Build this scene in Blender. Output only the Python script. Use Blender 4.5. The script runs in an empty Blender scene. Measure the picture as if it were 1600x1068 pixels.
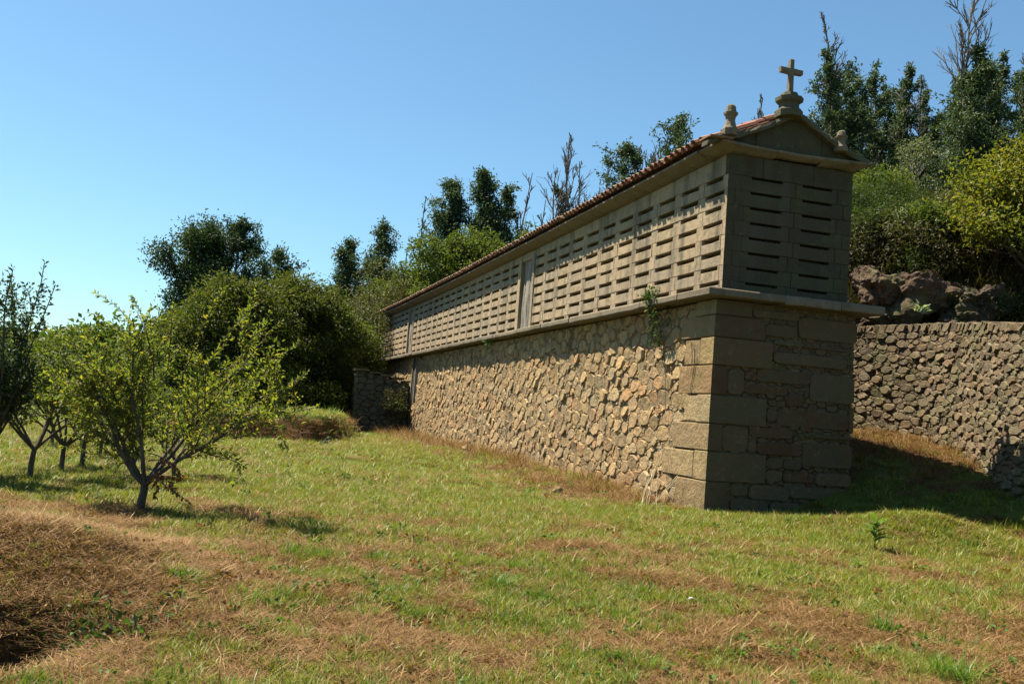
import bpy, bmesh, math, random
import numpy as np
from mathutils import Vector, Matrix

# ------------------------------------------------------------------ camera
sc = bpy.context.scene
CAM = np.array([-7.478, -14.13, -2.21])
RT = np.array([0.9565, -0.2825, 0.0741]); UP = np.array([-0.0924, -0.0514, 0.9944]); FW = np.array([0.2779, 0.9578, 0.0739])
FPX = 1557.7
cd = bpy.data.cameras.new('camera'); cam = bpy.data.objects.new('camera', cd); sc.collection.objects.link(cam)
cam.matrix_world = Matrix(((RT[0], UP[0], -FW[0], CAM[0]), (RT[1], UP[1], -FW[1], CAM[1]), (RT[2], UP[2], -FW[2], CAM[2]), (0, 0, 0, 1)))
cd.sensor_width = 36; cd.lens = 36*FPX/1600; cd.clip_start = .1; cd.clip_end = 6000
sc.camera = cam

# ------------------------------------------------------------------ light
SUN = Vector((-.40, .37, 1)).normalized()                       # towards the sun
EL = math.asin(SUN.z); AZ = math.atan2(SUN.x, SUN.y)
w = bpy.data.worlds.new('World'); sc.world = w; w.use_nodes = True
nt = w.node_tree; nt.nodes.clear()
sky = nt.nodes.new('ShaderNodeTexSky'); sky.sky_type = 'NISHITA'; sky.sun_disc = False
sky.sun_elevation = EL; sky.sun_rotation = AZ; sky.air_density = 1.0; sky.dust_density = .45; sky.ozone_density = 3; sky.altitude = 60
bg = nt.nodes.new('ShaderNodeBackground'); bg.inputs[1].default_value = .054
wo = nt.nodes.new('ShaderNodeOutputWorld')
tn = nt.nodes.new('ShaderNodeMix'); tn.data_type = 'RGBA'; tn.blend_type = 'MULTIPLY'; tn.inputs[0].default_value = 1; tn.inputs[7].default_value = (.76, .975, .97, 1)
nt.links.new(sky.outputs[0], tn.inputs[6]); nt.links.new(tn.outputs[2], bg.inputs[0]); nt.links.new(bg.outputs[0], wo.inputs[0])
sd = bpy.data.lights.new('sun', 'SUN'); sd.energy = 5.0; sd.angle = math.radians(.5); sd.color = (1, .88, .68)
so = bpy.data.objects.new('sun', sd); sc.collection.objects.link(so); so.rotation_euler = (-SUN).to_track_quat('-Z', 'Y').to_euler()
sc.view_settings.view_transform = 'Standard'; sc.view_settings.look = 'None'; sc.view_settings.gamma = 1
sc.view_settings.use_curve_mapping = False; sc.view_settings.exposure = 1.62
sc.cycles.max_bounces = 6; sc.cycles.diffuse_bounces = 3; sc.cycles.glossy_bounces = 2; sc.cycles.transmission_bounces = 3; sc.cycles.transparent_max_bounces = 4
sc.cycles.use_denoising = True

rng = np.random.default_rng(7); random.seed(7)
SINK = np.array([math.sin(k*12.9898)*43758.5453 % 1 for k in range(4096)])

# ------------------------------------------------------------------ noise and terrain
def vnoise(x, y, s, seed=0):
    x = np.asarray(x, float)/s+seed*17.13; y = np.asarray(y, float)/s+seed*5.71
    xi = np.floor(x).astype(int); yi = np.floor(y).astype(int); fx = x-xi; fy = y-yi
    fx = fx*fx*(3-2*fx); fy = fy*fy*(3-2*fy)
    def h(a, b): return SINK[(a*73856093 ^ b*19349663 ^ seed*83492791) & 4095]
    return (h(xi, yi)*(1-fx)+h(xi+1, yi)*fx)*(1-fy)+(h(xi, yi+1)*(1-fx)+h(xi+1, yi+1)*fx)*fy
def fbm(x, y, s, n=3, seed=0):
    return sum(vnoise(x, y, s/2**i, seed+i)*.5**i for i in range(n))/sum(.5**i for i in range(n))
def sm(a, b, x):
    t = np.clip((np.asarray(x, float)-a)/(b-a), 0, 1); return t*t*(3-2*t)
def ray(px, py): return FW+(px-800)/FPX*RT-(py-534)/FPX*UP
def pdir(px):                                                   # ground-plane direction through an image column near the horizon
    d = ray(px, 620+.0735*(px-400)); n = math.hypot(d[0], d[1]); return d[0]/n, d[1]/n
def spot(px, D):
    a, b = pdir(px); return CAM[0]+a*D, CAM[1]+b*D
def zat(px, py, D):
    d = ray(px, py); return CAM[2]+d[2]/math.hypot(d[0], d[1])*D
def terrace(x, y):
    ye = 11.9+7.0*sm(-5.2, -2.8, x)+.5*(fbm(x, y, 1.6, 2, 5)-.5)
    return sm(ye, ye+.8, y)*sm(-9.0, -7.6, x)*(1-sm(-3.7, -2.7, x)), ye
def H0(x, y, fine=True):
    x = np.asarray(x, float); y = np.asarray(y, float)
    z = -3.47-.2*sm(-3, -12, -(-y))*0-.2*sm(3, 11, -y)
    z = z+.17*np.exp(-((x+.5)/1.0)**2)*sm(1.2, 4.5, y)*(1-sm(40, 44, y))
    z = z+.06*np.exp(-(x**2+y**2)/3)
    t = np.maximum(.75*x+.66*y, 0)
    z = z+1.4*(1-np.exp(-.2*np.minimum(t, 12)**1.5))*sm(.3, 2.3, x)
    te, ye = terrace(x, y)
    z = z+(.90+.10*sm(0, 12, y-ye))*te
    z = z+.18*sm(5, 11, y)*sm(-12, -8, x)*(1-te)*(1-sm(-2, 0, x))
    # left front bank and hollow
    z = z+.34*np.exp(-(((x+8.8)/1.1)**2+((y+6.5)/1.1)**2))
    z = z-.85*np.exp(-(((x+9.0)/.72)**4+((y+8.3)/.42)**4))
    z = z-.20*np.exp(-(((x+8.2)/.35)**2+((y+8.15)/.16)**2))
    # hill behind the yard wall and beyond the building
    e = .69*(x+7.5)+.72*(y+14.1)
    hh = np.interp(e, [20.5, 23.2, 25.0, 28, 32, 38, 50, 70, 120, 400], [0, .7, 4.9, 5.9, 7.0, 8.5, 10.6, 13, 18, 36])
    q = x-.25*(y+5)
    z = z+hh*sm(-1, 4.6, q)*sm(3.5, 6.5, x)
    far = sm(60, 300, np.hypot(x+7, y+14))
    z = z+far*(-1.5)*(1-sm(0, 10, x))
    if fine:
        D = np.hypot(x+7.5, y+14.1)
        z = z+.10*(fbm(x, y, 2.2, 3, 3)-.5)+.05*(fbm(x, y, .45, 2, 9)-.5)
        z = z+(.9*(fbm(x, y, 3.0, 3, 21)-.5))*sm(.1, .6, hh/4)*sm(3.5, 6.5, x)*sm(-1, 2, q)
        bank = te*(1-te)*4
        z = z+bank*.35*(fbm(x, y, .6, 3, 31)-.5)
    return z
# foot points read off the photograph: the ground passes through them
PINS = [(*spot(a, d), zat(a, b, d), wd) for a, b, d, wd in [(1345, 668, 22.3, 1.3), (1442, 680, 21.2, 1.0), (1500, 700, 20.0, .8), (1535, 725, 18.8, .8), (1582, 766, 17.5, .8), (1640, 790, 16.6, .8),
        (1342, 688, 20.2, .8), (1440, 707, 19.5, .7), (1330, 812, 15.0, 1.2), (1097, 797, 16.0, 1.0), (1460, 806, 14.6, .9)]]
def _pins():
    P = np.array(PINS); A = np.exp(-((P[:, None, :2]-P[None, :, :2])**2).sum(-1)/P[None, :, 3]**2)
    return P, np.linalg.lstsq(A+.04*np.eye(len(P)), P[:, 2]-H0(P[:, 0], P[:, 1], False), rcond=None)[0]
def H(x, y, fine=True):
    z = H0(x, y, fine); x = np.asarray(x, float); y = np.asarray(y, float)
    for (px, py, pz, pw), k in zip(PW, KW): z = z+k*np.exp(-((x-px)**2+(y-py)**2)/pw**2)
    return z
PW, KW = _pins()
def h1(x, y): return float(H(np.array([x]), np.array([y]))[0])
def greenness(x, y):
    """1 = living grass, 0 = dry cut grass"""
    x = np.asarray(x, float); y = np.asarray(y, float)
    g = .60+.85*(fbm(x, y, 1.5, 3, 40)-.5)+1.5*(fbm(x, y, .42, 3, 44)-.5)+1.1*(fbm(x, y, .16, 2, 47)-.5)
    g = g+.30*sm(-3.6, -.8, y)*(1-sm(2.6, 5, x+0*y))-.03
    g = g-.13*sm(-5.5, -8.5, -(-y))*0-.13*sm(5.0, 8.0, -y)-.9*np.exp(-(((x+9.0)/1.5)**2+((y+6.4)/2.0)**2))
    g = g-.30*np.exp(-(((x+8.9)/1.6)**2+((y+4.6)/1.6)**2))
    g = g-.85*np.exp(-((x+.9)/1.6)**2)*sm(-.4, 2.2, y)*(1-.5*sm(12, 26, y))
    g = g-.22*np.exp(-(((x+4.2)/1.3)**2+((y+8.4)/1.0)**2))
    g = g-.9*np.exp(-(((x-5.4)/1.7)**2+((y-2.2)/2.2)**2))
    g = g-.45*sm(2.3, 3.2, x)*sm(-1.6, -.4, y)
    te, ye = terrace(x, y)
    g = g-1.2*np.clip(te*(1-te)*4, 0, 1)-.55*np.exp(-((y-ye+.6)/.7)**2)*(x < -.5)*(x > -8.5)
    g = g+.4*te*sm(.9, 1, te)+.35*sm(13, 22, np.hypot(x+7.5, y+14.1))
    return g

# ------------------------------------------------------------------ materials
def mat(name):
    m = bpy.data.materials.new(name); m.use_nodes = True
    n = m.node_tree.nodes; l = m.node_tree.links
    return m, n, l, n['Principled BSDF']
def N(n, t, **k):
    o = n.new(t)
    for a, b in k.items(): setattr(o, a, b)
    return o
def ramp(n, stops):
    r = n.new('ShaderNodeValToRGB'); e = r.color_ramp.elements
    while len(e) < len(stops): e.new(.5)
    for i, (p, c) in enumerate(stops): e[i].position = p; e[i].color = (*c, 1)
    return r
def tintnode(n, l):
    a = N(n, 'ShaderNodeAttribute', attribute_name='tint'); oi = n.new('ShaderNodeObjectInfo')
    ad = N(n, 'ShaderNodeMath', operation='ADD'); fr = N(n, 'ShaderNodeMath', operation='FRACT')
    l.new(a.outputs['Fac'], ad.inputs[0]); l.new(oi.outputs['Random'], ad.inputs[1]); l.new(ad.outputs[0], fr.inputs[0])
    return fr.outputs[0]
def noise(n, l, scale, detail=4, rough=.55, vec=None, dist=0):
    t = n.new('ShaderNodeTexNoise'); t.inputs['Scale'].default_value = scale; t.inputs['Detail'].default_value = detail
    t.inputs['Roughness'].default_value = rough; t.inputs['Distortion'].default_value = dist
    if vec is not None: l.new(vec, t.inputs['Vector'])
    return t
def geopos(n): return n.new('ShaderNodeNewGeometry').outputs['Position']
def mix(n, l, fac, a, b, mode='MIX'):
    m = N(n, 'ShaderNodeMix', data_type='RGBA', blend_type=mode)
    for s, v in ((m.inputs[0], fac), (m.inputs[6], a), (m.inputs[7], b)):
        if isinstance(v, (int, float)): s.default_value = v
        elif isinstance(v, tuple): s.default_value = (*v, 1)
        else: l.new(v, s)
    return m.outputs[2]
def mrange(n, l, v, a, b, c=0, d=1):
    m = n.new('ShaderNodeMapRange'); l.new(v, m.inputs[0])
    for i, x in enumerate((a, b, c, d)): m.inputs[i+1].default_value = x
    return m.outputs[0]
def mapped(n, l, src, scale):
    m = n.new('ShaderNodeMapping'); l.new(src, m.inputs[0]); m.inputs['Scale'].default_value = scale; return m.outputs[0]
def shade_faces(o, m):  # paints shade: darker stone on the faces turned away from the sun
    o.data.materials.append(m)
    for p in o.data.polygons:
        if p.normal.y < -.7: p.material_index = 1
def stone_mat(name, cols, lichen=(.05, .055, .035), pale=(.42, .39, .31), lich=.5, bump=.5, moss=None, streak=0, fine=38., smear=0, smearc=(.21, .165, .10), rough=0):
    m, n, l, b = mat(name)
    P = geopos(n); t = tintnode(n, l)
    st = [(i/(len(cols)-1), c) for i, c in enumerate(cols)]
    c = ramp(n, st); l.new(t, c.inputs[0]); col = c.outputs[0]
    n1 = noise(n, l, fine, 6, .7, P); n2 = noise(n, l, 5.5, 5, .65, P, .4); n3 = noise(n, l, 1.6, 4, .6, P)
    col = mix(n, l, mrange(n, l, n1.outputs[0], .3, .75, 0, .55), col, mix(n, l, 1.0, col, (.42, .40, .38), 'MULTIPLY'))
    col = mix(n, l, mrange(n, l, n2.outputs[0], .52, .72, 0, lich), col, lichen)
    n4 = noise(n, l, 9, 5, .7, P)
    col = mix(n, l, mrange(n, l, n4.outputs[0], .58, .70, 0, .45), col, pale)
    if streak:
        ns = noise(n, l, 1, 4, .6, mapped(n, l, P, (3.2, 3.2, .35)))
        col = mix(n, l, mrange(n, l, ns.outputs[0], .48, .70, 0, streak), col, (.07, .065, .05))
    if smear:
        nz = noise(n, l, 2.6, 6, .72, P, .6); col = mix(n, l, mrange(n, l, nz.outputs[0], .44, .60, 0, smear), col, smearc)
    if moss:
        col = mix(n, l, mrange(n, l, n3.outputs[0], .48, .66, 0, moss), col, (.07, .085, .03))
    l.new(col, b.inputs['Base Color']); b.inputs['Roughness'].default_value = .92; b.inputs['Specular IOR Level'].default_value = .25
    bp = n.new('ShaderNodeBump'); bp.inputs['Strength'].default_value = bump; bp.inputs['Distance'].default_value = .02
    nb = noise(n, l, 26, 7, .72, P); l.new(nb.outputs[0], bp.inputs['Height'])
    if rough:
        b2 = n.new('ShaderNodeBump'); b2.inputs['Strength'].default_value = rough; b2.inputs['Distance'].default_value = .06
        nc = noise(n, l, 8, 5, .62, P); l.new(nc.outputs[0], b2.inputs['Height']); l.new(b2.outputs[0], bp.inputs['Normal'])
    l.new(bp.outputs[0], b.inputs['Normal'])
    return m
M = {}
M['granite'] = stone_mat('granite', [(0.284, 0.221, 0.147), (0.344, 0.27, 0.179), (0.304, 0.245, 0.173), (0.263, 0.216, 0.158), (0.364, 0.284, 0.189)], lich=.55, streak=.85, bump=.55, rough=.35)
M['ledge'] = stone_mat('ledge_granite', [(0.143, 0.12, 0.0863), (0.18, 0.15, 0.109), (0.158, 0.139, 0.105)], lich=.65, streak=.4, bump=.7, pale=(.24, .21, .15))
M['dark_granite'] = stone_mat('weathered_granite', [(0.084, 0.0805, 0.056), (0.105, 0.098, 0.07), (0.091, 0.084, 0.063)], lich=.75, bump=.7, moss=.5, pale=(.15, .14, .10))
M['rubble'] = stone_mat('rubble_stone', [(0.392, 0.269, 0.13), (0.305, 0.213, 0.113), (0.435, 0.297, 0.142), (0.261, 0.193, 0.113), (0.392, 0.223, 0.104), (0.326, 0.258, 0.157), (0.458, 0.317, 0.161)], lich=.5, bump=.8, streak=.6, smear=.45, rough=1.0)
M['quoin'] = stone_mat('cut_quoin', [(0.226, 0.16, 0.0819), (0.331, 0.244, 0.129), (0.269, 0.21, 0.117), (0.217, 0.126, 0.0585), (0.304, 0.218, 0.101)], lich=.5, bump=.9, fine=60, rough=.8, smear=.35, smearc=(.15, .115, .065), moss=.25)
M['mortar'] = stone_mat('earth_mortar', [(0.138, 0.105, 0.0614), (0.168, 0.13, 0.0756)], lich=.5, bump=1.0, smear=.5, rough=.8)
M['field'] = stone_mat('field_stone', [(0.154, 0.122, 0.0816), (0.19, 0.147, 0.0949), (0.123, 0.0977, 0.0674), (0.173, 0.115, 0.0674), (0.222, 0.172, 0.114)], lich=.62, bump=.9, moss=.45, rough=.7, smear=.3, smearc=(.06, .055, .03))
M['joint'] = stone_mat('wall_core', [(.035, .03, .022), (.045, .037, .027)], lich=.3, bump=1.0)
M['shade_block'] = stone_mat('mossy_shaded_block', [(0.088, 0.0621, 0.0314), (0.12, 0.0886, 0.0484), (0.0986, 0.0784, 0.0454), (0.0845, 0.0425, 0.0212), (0.134, 0.0912, 0.0454)], lich=.6, bump=.7, fine=60, streak=.3, rough=.7, moss=.35, smear=.4, smearc=(.10, .075, .04), pale=(.20, .17, .11))  # darker quoin stone: short-face shade put into its colour, moss besides
M['gable'] = stone_mat('shaded_granite', [(0.054, 0.0432, 0.027), (0.0684, 0.0558, 0.036), (0.0594, 0.0486, 0.0324), (0.0504, 0.0432, 0.0288), (0.072, 0.0594, 0.0378)], lich=.65, streak=.7, bump=.6, rough=.35, moss=.4, pale=(.15, .135, .09))  # granite darkened to carry the gable's shade in its colour; moss and streaks besides
M['rock'] = stone_mat('hill_rock', [(0.0572, 0.038, 0.0252), (0.088, 0.0537, 0.0357), (0.0528, 0.0402, 0.0286)], lichen=(.03, .025, .018), pale=(.34, .20, .14), lich=.9, bump=1.0, moss=.5)
def tile_mat():
    m, n, l, b = mat('clay_tile'); P = geopos(n); t = tintnode(n, l)
    c = ramp(n, [(0, (.13, .045, .03)), (.35, (.20, .065, .038)), (.6, (.22, .095, .055)), (.85, (.15, .09, .062)), (1, (.25, .13, .085))]); l.new(t, c.inputs[0])
    n2 = noise(n, l, 7, 5, .7, P); sy = n.new('ShaderNodeSeparateXYZ'); l.new(P, sy.inputs[0])
    yy = mrange(n, l, sy.outputs[1], 0, 11, .45, .95)
    k = N(n, 'ShaderNodeMath', operation='MULTIPLY'); l.new(mrange(n, l, n2.outputs[0], .38, .62), k.inputs[0]); l.new(yy, k.inputs[1])
    col = mix(n, l, k.outputs[0], c.outputs[0], (.15, .115, .07))
    l.new(col, b.inputs['Base Color']); b.inputs['Roughness'].default_value = .85
    return m
M['tile'] = tile_mat()
def wood_mat():
    m, n, l, b = mat('weathered_wood'); P = geopos(n)
    ns = noise(n, l, 1, 6, .7, mapped(n, l, P, (60, 60, 2.2)), 1.2)
    n2 = noise(n, l, 3, 3, .6, P)
    c = ramp(n, [(.32, (.035, .03, .025)), (.5, (.19, .175, .15)), (.7, (.36, .34, .30))]); l.new(ns.outputs[0], c.inputs[0])
    col = mix(n, l, mrange(n, l, n2.outputs[0], .5, .7, 0, .5), c.outputs[0], (.12, .08, .05))
    l.new(col, b.inputs['Base Color']); b.inputs['Roughness'].default_value = .8
    bp = n.new('ShaderNodeBump'); bp.inputs['Strength'].default_value = .8; bp.inputs['Distance'].default_value = .02
    l.new(ns.outputs[0], bp.inputs['Height']); l.new(bp.outputs[0], b.inputs['Normal'])
    return m
M['wood'] = wood_mat()
def bark_mat(name, a, c2):
    m, n, l, b = mat(name); P = geopos(n)
    ns = noise(n, l, 1, 5, .65, mapped(n, l, P, (14, 14, 3)), .5)
    c = ramp(n, [(.35, a), (.65, c2)]); l.new(ns.outputs[0], c.inputs[0]); l.new(c.outputs[0], b.inputs['Base Color']); b.inputs['Roughness'].default_value = .9
    bp = n.new('ShaderNodeBump'); bp.inputs['Strength'].default_value = .5; bp.inputs['Distance'].default_value = .02
    l.new(ns.outputs[0], bp.inputs['Height']); l.new(bp.outputs[0], b.inputs['Normal'])
    return m
M['bark'] = bark_mat('fruit_bark', (.03, .024, .016), (.085, .068, .045))
M['bark_pale'] = bark_mat('gum_bark', (.10, .09, .075), (.24, .215, .18))
M['bark_dead'] = bark_mat('dead_bark', (.055, .047, .042), (.15, .13, .115))
def leaf_mat(name, cols, trans=.35, rough=.6, spec=.22):
    m, n, l, b = mat(name); t = N(n, 'ShaderNodeAttribute', attribute_name='tint').outputs['Fac']
    c = ramp(n, [(i/(len(cols)-1), x) for i, x in enumerate(cols)]); l.new(t, c.inputs[0])
    l.new(c.outputs[0], b.inputs['Base Color']); b.inputs['Roughness'].default_value = rough; b.inputs['Specular IOR Level'].default_value = spec
    tr = n.new('ShaderNodeBsdfTranslucent'); tc = mix(n, l, 1.0, c.outputs[0], (1.25, 1.35, .55), 'MULTIPLY'); l.new(tc, tr.inputs[0])
    ms = n.new('ShaderNodeMixShader'); ms.inputs[0].default_value = trans
    l.new(b.outputs[0], ms.inputs[1]); l.new(tr.outputs[0], ms.inputs[2]); l.new(ms.outputs[0], n['Material Output'].inputs[0])
    return m
M['fruit_leaf'] = leaf_mat('fruit_leaf', [(0.0785, 0.106, 0.0214), (0.103, 0.139, 0.0285), (0.132, 0.164, 0.0333), (0.181, 0.195, 0.0356), (0.242, 0.189, 0.0356)], .5)
M['orchard_leaf'] = leaf_mat('orchard_leaf', [(0.046, 0.066, 0.018), (0.0633, 0.088, 0.022), (0.0978, 0.116, 0.025), (0.115, 0.132, 0.03)], .45)
M['dark_leaf'] = leaf_mat('dark_leaf', [(0.0252, 0.0448, 0.0224), (0.0364, 0.063, 0.028), (0.0504, 0.0812, 0.0336)], .25)
M['gum_leaf'] = leaf_mat('gum_leaf', [(0.0269, 0.0484, 0.0269), (0.043, 0.0699, 0.0376), (0.0605, 0.0941, 0.0457), (0.0806, 0.114, 0.0605)], .28)
M['broad_leaf'] = leaf_mat('broad_leaf', [(0.0263, 0.0473, 0.0126), (0.0473, 0.0788, 0.0168), (0.0735, 0.105, 0.021), (0.116, 0.131, 0.0263)], .38)
M['chestnut_leaf'] = leaf_mat('chestnut_leaf', [(0.022, 0.0388, 0.0113), (0.0393, 0.0608, 0.0145), (0.0629, 0.0809, 0.0178), (0.102, 0.101, 0.0202)], .4)
M['yellow_leaf'] = leaf_mat('yellow_leaf', [(.035, .055, .012), (.065, .09, .014), (.10, .12, .018), (.15, .15, .022), (.22, .16, .025)], .42)
M['olive_leaf'] = leaf_mat('olive_leaf', [(0.036, 0.0432, 0.0198), (0.054, 0.063, 0.027), (0.0765, 0.081, 0.0342), (0.09, 0.09, 0.0405)], .3)
M['silver_leaf'] = leaf_mat('silver_leaf', [(.20, .25, .20), (.30, .35, .29), (.38, .43, .36)], .3)
M['grey_leaf'] = leaf_mat('grey_leaf', [(0.056, 0.072, 0.044), (0.096, 0.116, 0.072), (0.152, 0.168, 0.112)], .3)
M['scrub_leaf'] = leaf_mat('scrub_leaf', [(0.0132, 0.027, 0.0072), (0.021, 0.042, 0.0108), (0.033, 0.057, 0.012), (0.054, 0.072, 0.015)], .35)
M['brown_scrub'] = leaf_mat('brown_scrub', [(0.0325, 0.026, 0.013), (0.0488, 0.039, 0.0182), (0.039, 0.0423, 0.013), (0.065, 0.052, 0.0228)], .3)
M['ivy'] = leaf_mat('ivy_leaf', [(.02, .04, .012), (.04, .07, .02), (.07, .10, .025)], .35)
M['dead_leaf'] = leaf_mat('dead_leaf', [(.12, .05, .02), (.18, .08, .03), (.10, .07, .02)], .35)
M['weed'] = leaf_mat('weed_leaf', [(0.0675, 0.12, 0.0225), (0.105, 0.165, 0.0338)], .4)
M['grass'] = leaf_mat('grass_blade', [(0.0863, 0.121, 0.0137), (0.109, 0.159, 0.0171), (0.144, 0.185, 0.0214), (0.184, 0.195, 0.0299), (0.23, 0.189, 0.0427)], .35, .5, .3)
M['tallgrass'] = leaf_mat('tall_grass_blade', [(0.05, 0.11, 0.0108), (0.075, 0.147, 0.0162), (0.1, 0.175, 0.0198)], .4, .45, .35)
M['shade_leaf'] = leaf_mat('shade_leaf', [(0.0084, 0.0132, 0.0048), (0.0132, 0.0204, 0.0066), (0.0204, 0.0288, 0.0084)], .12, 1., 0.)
M['straw'] = leaf_mat('dry_straw', [(0.0994, 0.0534, 0.0209), (0.149, 0.08, 0.0304), (0.199, 0.112, 0.0456), (0.13, 0.0769, 0.0314), (0.298, 0.205, 0.095)], .2, .75, .2)
M['stalk'] = leaf_mat('pale_stalk', [(0.323, 0.264, 0.17), (0.391, 0.323, 0.212)], .1, .7, .2)
M['white'] = leaf_mat('white_litter', [(0.6, 0.56, 0.48), (0.64, 0.608, 0.528)], .1, .6)
def ground_mat():
    m, n, l, b = mat('meadow_ground'); P = geopos(n)
    g = N(n, 'ShaderNodeAttribute', attribute_name='green').outputs['Fac']; r = N(n, 'ShaderNodeAttribute', attribute_name='wild').outputs['Fac']
    n1 = noise(n, l, 30, 6, .75, P); n2 = noise(n, l, 4.5, 5, .7, P)
    dry = ramp(n, [(.25, (.035, .02, .010)), (.5, (.09, .05, .022)), (.75, (.16, .095, .042))]); l.new(n1.outputs[0], dry.inputs[0])
    gr = ramp(n, [(.25, (.03, .035, .008)), (.5, (.07, .095, .016)), (.75, (.12, .14, .03))]); l.new(n1.outputs[0], gr.inputs[0])
    ad = N(n, 'ShaderNodeMath', operation='MULTIPLY_ADD'); l.new(n2.outputs[0], ad.inputs[0]); ad.inputs[1].default_value = .8; l.new(g, ad.inputs[2])
    col = mix(n, l, mrange(n, l, ad.outputs[0], .70, 1.05), dry.outputs[0], gr.outputs[0])
    hill = ramp(n, [(.35, (.03, .035, .014)), (.5, (.06, .055, .025)), (.62, (.10, .07, .045)), (.75, (.14, .10, .07))]); l.new(n2.outputs[0], hill.inputs[0])
    col = mix(n, l, r, col, hill.outputs[0])
    l.new(col, b.inputs['Base Color']); b.inputs['Roughness'].default_value = .95; b.inputs['Specular IOR Level'].default_value = .1
    bp = n.new('ShaderNodeBump'); bp.inputs['Strength'].default_value = 1; bp.inputs['Distance'].default_value = .03
    l.new(n1.outputs[0], bp.inputs['Height']); l.new(bp.outputs[0], b.inputs['Normal'])
    return m
M['ground'] = ground_mat()

# ------------------------------------------------------------------ object helpers
C = sc.collection
def props(o, label=None, cat=None, group=None, kind=None):
    if label: o['label'] = label
    if cat: o['category'] = cat
    if group: o['group'] = group
    if kind: o['kind'] = kind
    return o
def empty(name, loc, label, cat, group=None):
    o = bpy.data.objects.new(name, None); C.objects.link(o); o.location = loc; o.empty_display_size = .3
    return props(o, label, cat, group)
def add(name, me, parent=None, m=None, world=True):
    """link a mesh whose vertices are world coordinates; under a parent it keeps its place"""
    if m is not None and not me.materials: me.materials.append(m)
    o = bpy.data.objects.new(name, me); C.objects.link(o)
    if parent is not None:
        o.parent = parent
        if world: o.matrix_parent_inverse = Matrix.Translation(-Vector(parent.location))
    return o
def pmesh(name, V, F, tint=None, smooth=False):
    me = bpy.data.meshes.new(name); me.from_pydata([tuple(map(float, v)) for v in V], [], F); me.update()
    if tint is not None:
        a = me.attributes.new('tint', 'FLOAT', 'POINT'); a.data.foreach_set('value', np.broadcast_to(np.asarray(tint, np.float32), (len(V),)).copy())
    if smooth: me.polygons.foreach_set('use_smooth', np.ones(len(me.polygons), bool))
    return me
def nmesh(name, V, F, tint=None, smooth=False):
    """numpy mesh: F is (n,3) or (n,4)"""
    V = np.asarray(V, np.float32); F = np.asarray(F, np.int32); k = F.shape[1]
    me = bpy.data.meshes.new(name); me.vertices.add(len(V)); me.vertices.foreach_set('co', V.ravel())
    me.loops.add(F.size); me.loops.foreach_set('vertex_index', F.ravel())
    me.polygons.add(len(F)); me.polygons.foreach_set('loop_start', np.arange(0, F.size, k, dtype=np.int32))
    if smooth: me.polygons.foreach_set('use_smooth', np.ones(len(F), bool))
    if tint is not None:
        a = me.attributes.new('tint', 'FLOAT', 'POINT'); a.data.foreach_set('value', np.asarray(tint, np.float32))
    me.update(calc_edges=True); return me
class Acc:
    def __init__(s): s.V = []; s.F = []; s.T = []
    def add(s, V, F, t=0.):
        o = len(s.V); s.V.extend(V); s.F.extend([tuple(i+o for i in f) for f in F]); s.T.extend([t]*len(V))
    def mesh(s, name, smooth=False): return pmesh(name, s.V, s.F, np.array(s.T, np.float32), smooth)
def boxVF(a, b, jit=0, r=None):
    V = [(x, y, z) for x in (a[0], b[0]) for y in (a[1], b[1]) for z in (a[2], b[2])]
    if jit: V = [tuple(c+r.uniform(-jit, jit) for c in v) for v in V]
    return V, [(0, 1, 3, 2), (4, 6, 7, 5), (0, 4, 5, 1), (2, 3, 7, 6), (0, 2, 6, 4), (1, 5, 7, 3)]
def inset(poly, d):
    p = np.asarray(poly, float); n = len(p); out = []
    for i in range(n):
        a = p[i]-p[i-1]; b = p[(i+1) % n]-p[i]
        na = np.array([-a[1], a[0]])/(np.hypot(*a)+1e-9); nb = np.array([-b[1], b[0]])/(np.hypot(*b)+1e-9)
        m = na+nb; k = m@m
        out.append(p[i]+m*(d*2/max(k, .8)))
    return np.array(out)
def prism(poly, d0, d1, bev, warp=None):
    """counter-clockwise (u,v) polygon raised from depth d0 to d1 with a bevelled front"""
    p = np.asarray(poly, float); n = len(p); q = inset(p, bev)
    V = [(*a, d0) for a in p]+[(*a, d1-bev) for a in p]+[(*a, d1) for a in q]
    F = []
    for k in (0, 1):
        for i in range(n):
            j = (i+1) % n; F.append((k*n+i, k*n+j, (k+1)*n+j, (k+1)*n+i))
    F.append(tuple(range(2*n, 3*n)))
    return V, F
def pillow(poly, d0, d1, r, domed=.78):
    """irregular rounded stone on a convex polygon"""
    p = np.asarray(poly, float); c = p.mean(0); n = len(p)
    tilt = r.normal(0, .10, 2)
    V = [(*a, d0) for a in p]; R = d1-d0
    s1 = .95+.04*r.random(n); s2 = domed+.10*(r.random(n)-.5)
    V += [(*(c+(a-c)*s), d0+R*(.62+.18*r.random())) for a, s in zip(p, s1)]
    top = [(c+(a-c)*s) for a, s in zip(p, s2)]
    V += [(*a, d1+(a-c)@tilt+.006*(r.random()-.5)) for a in top]
    F = []
    for k in (0, 1):
        for i in range(n):
            j = (i+1) % n; F.append((k*n+i, k*n+j, (k+1)*n+j, (k+1)*n+i))
    F.append(tuple(range(2*n, 3*n)))
    return V, F
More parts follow.
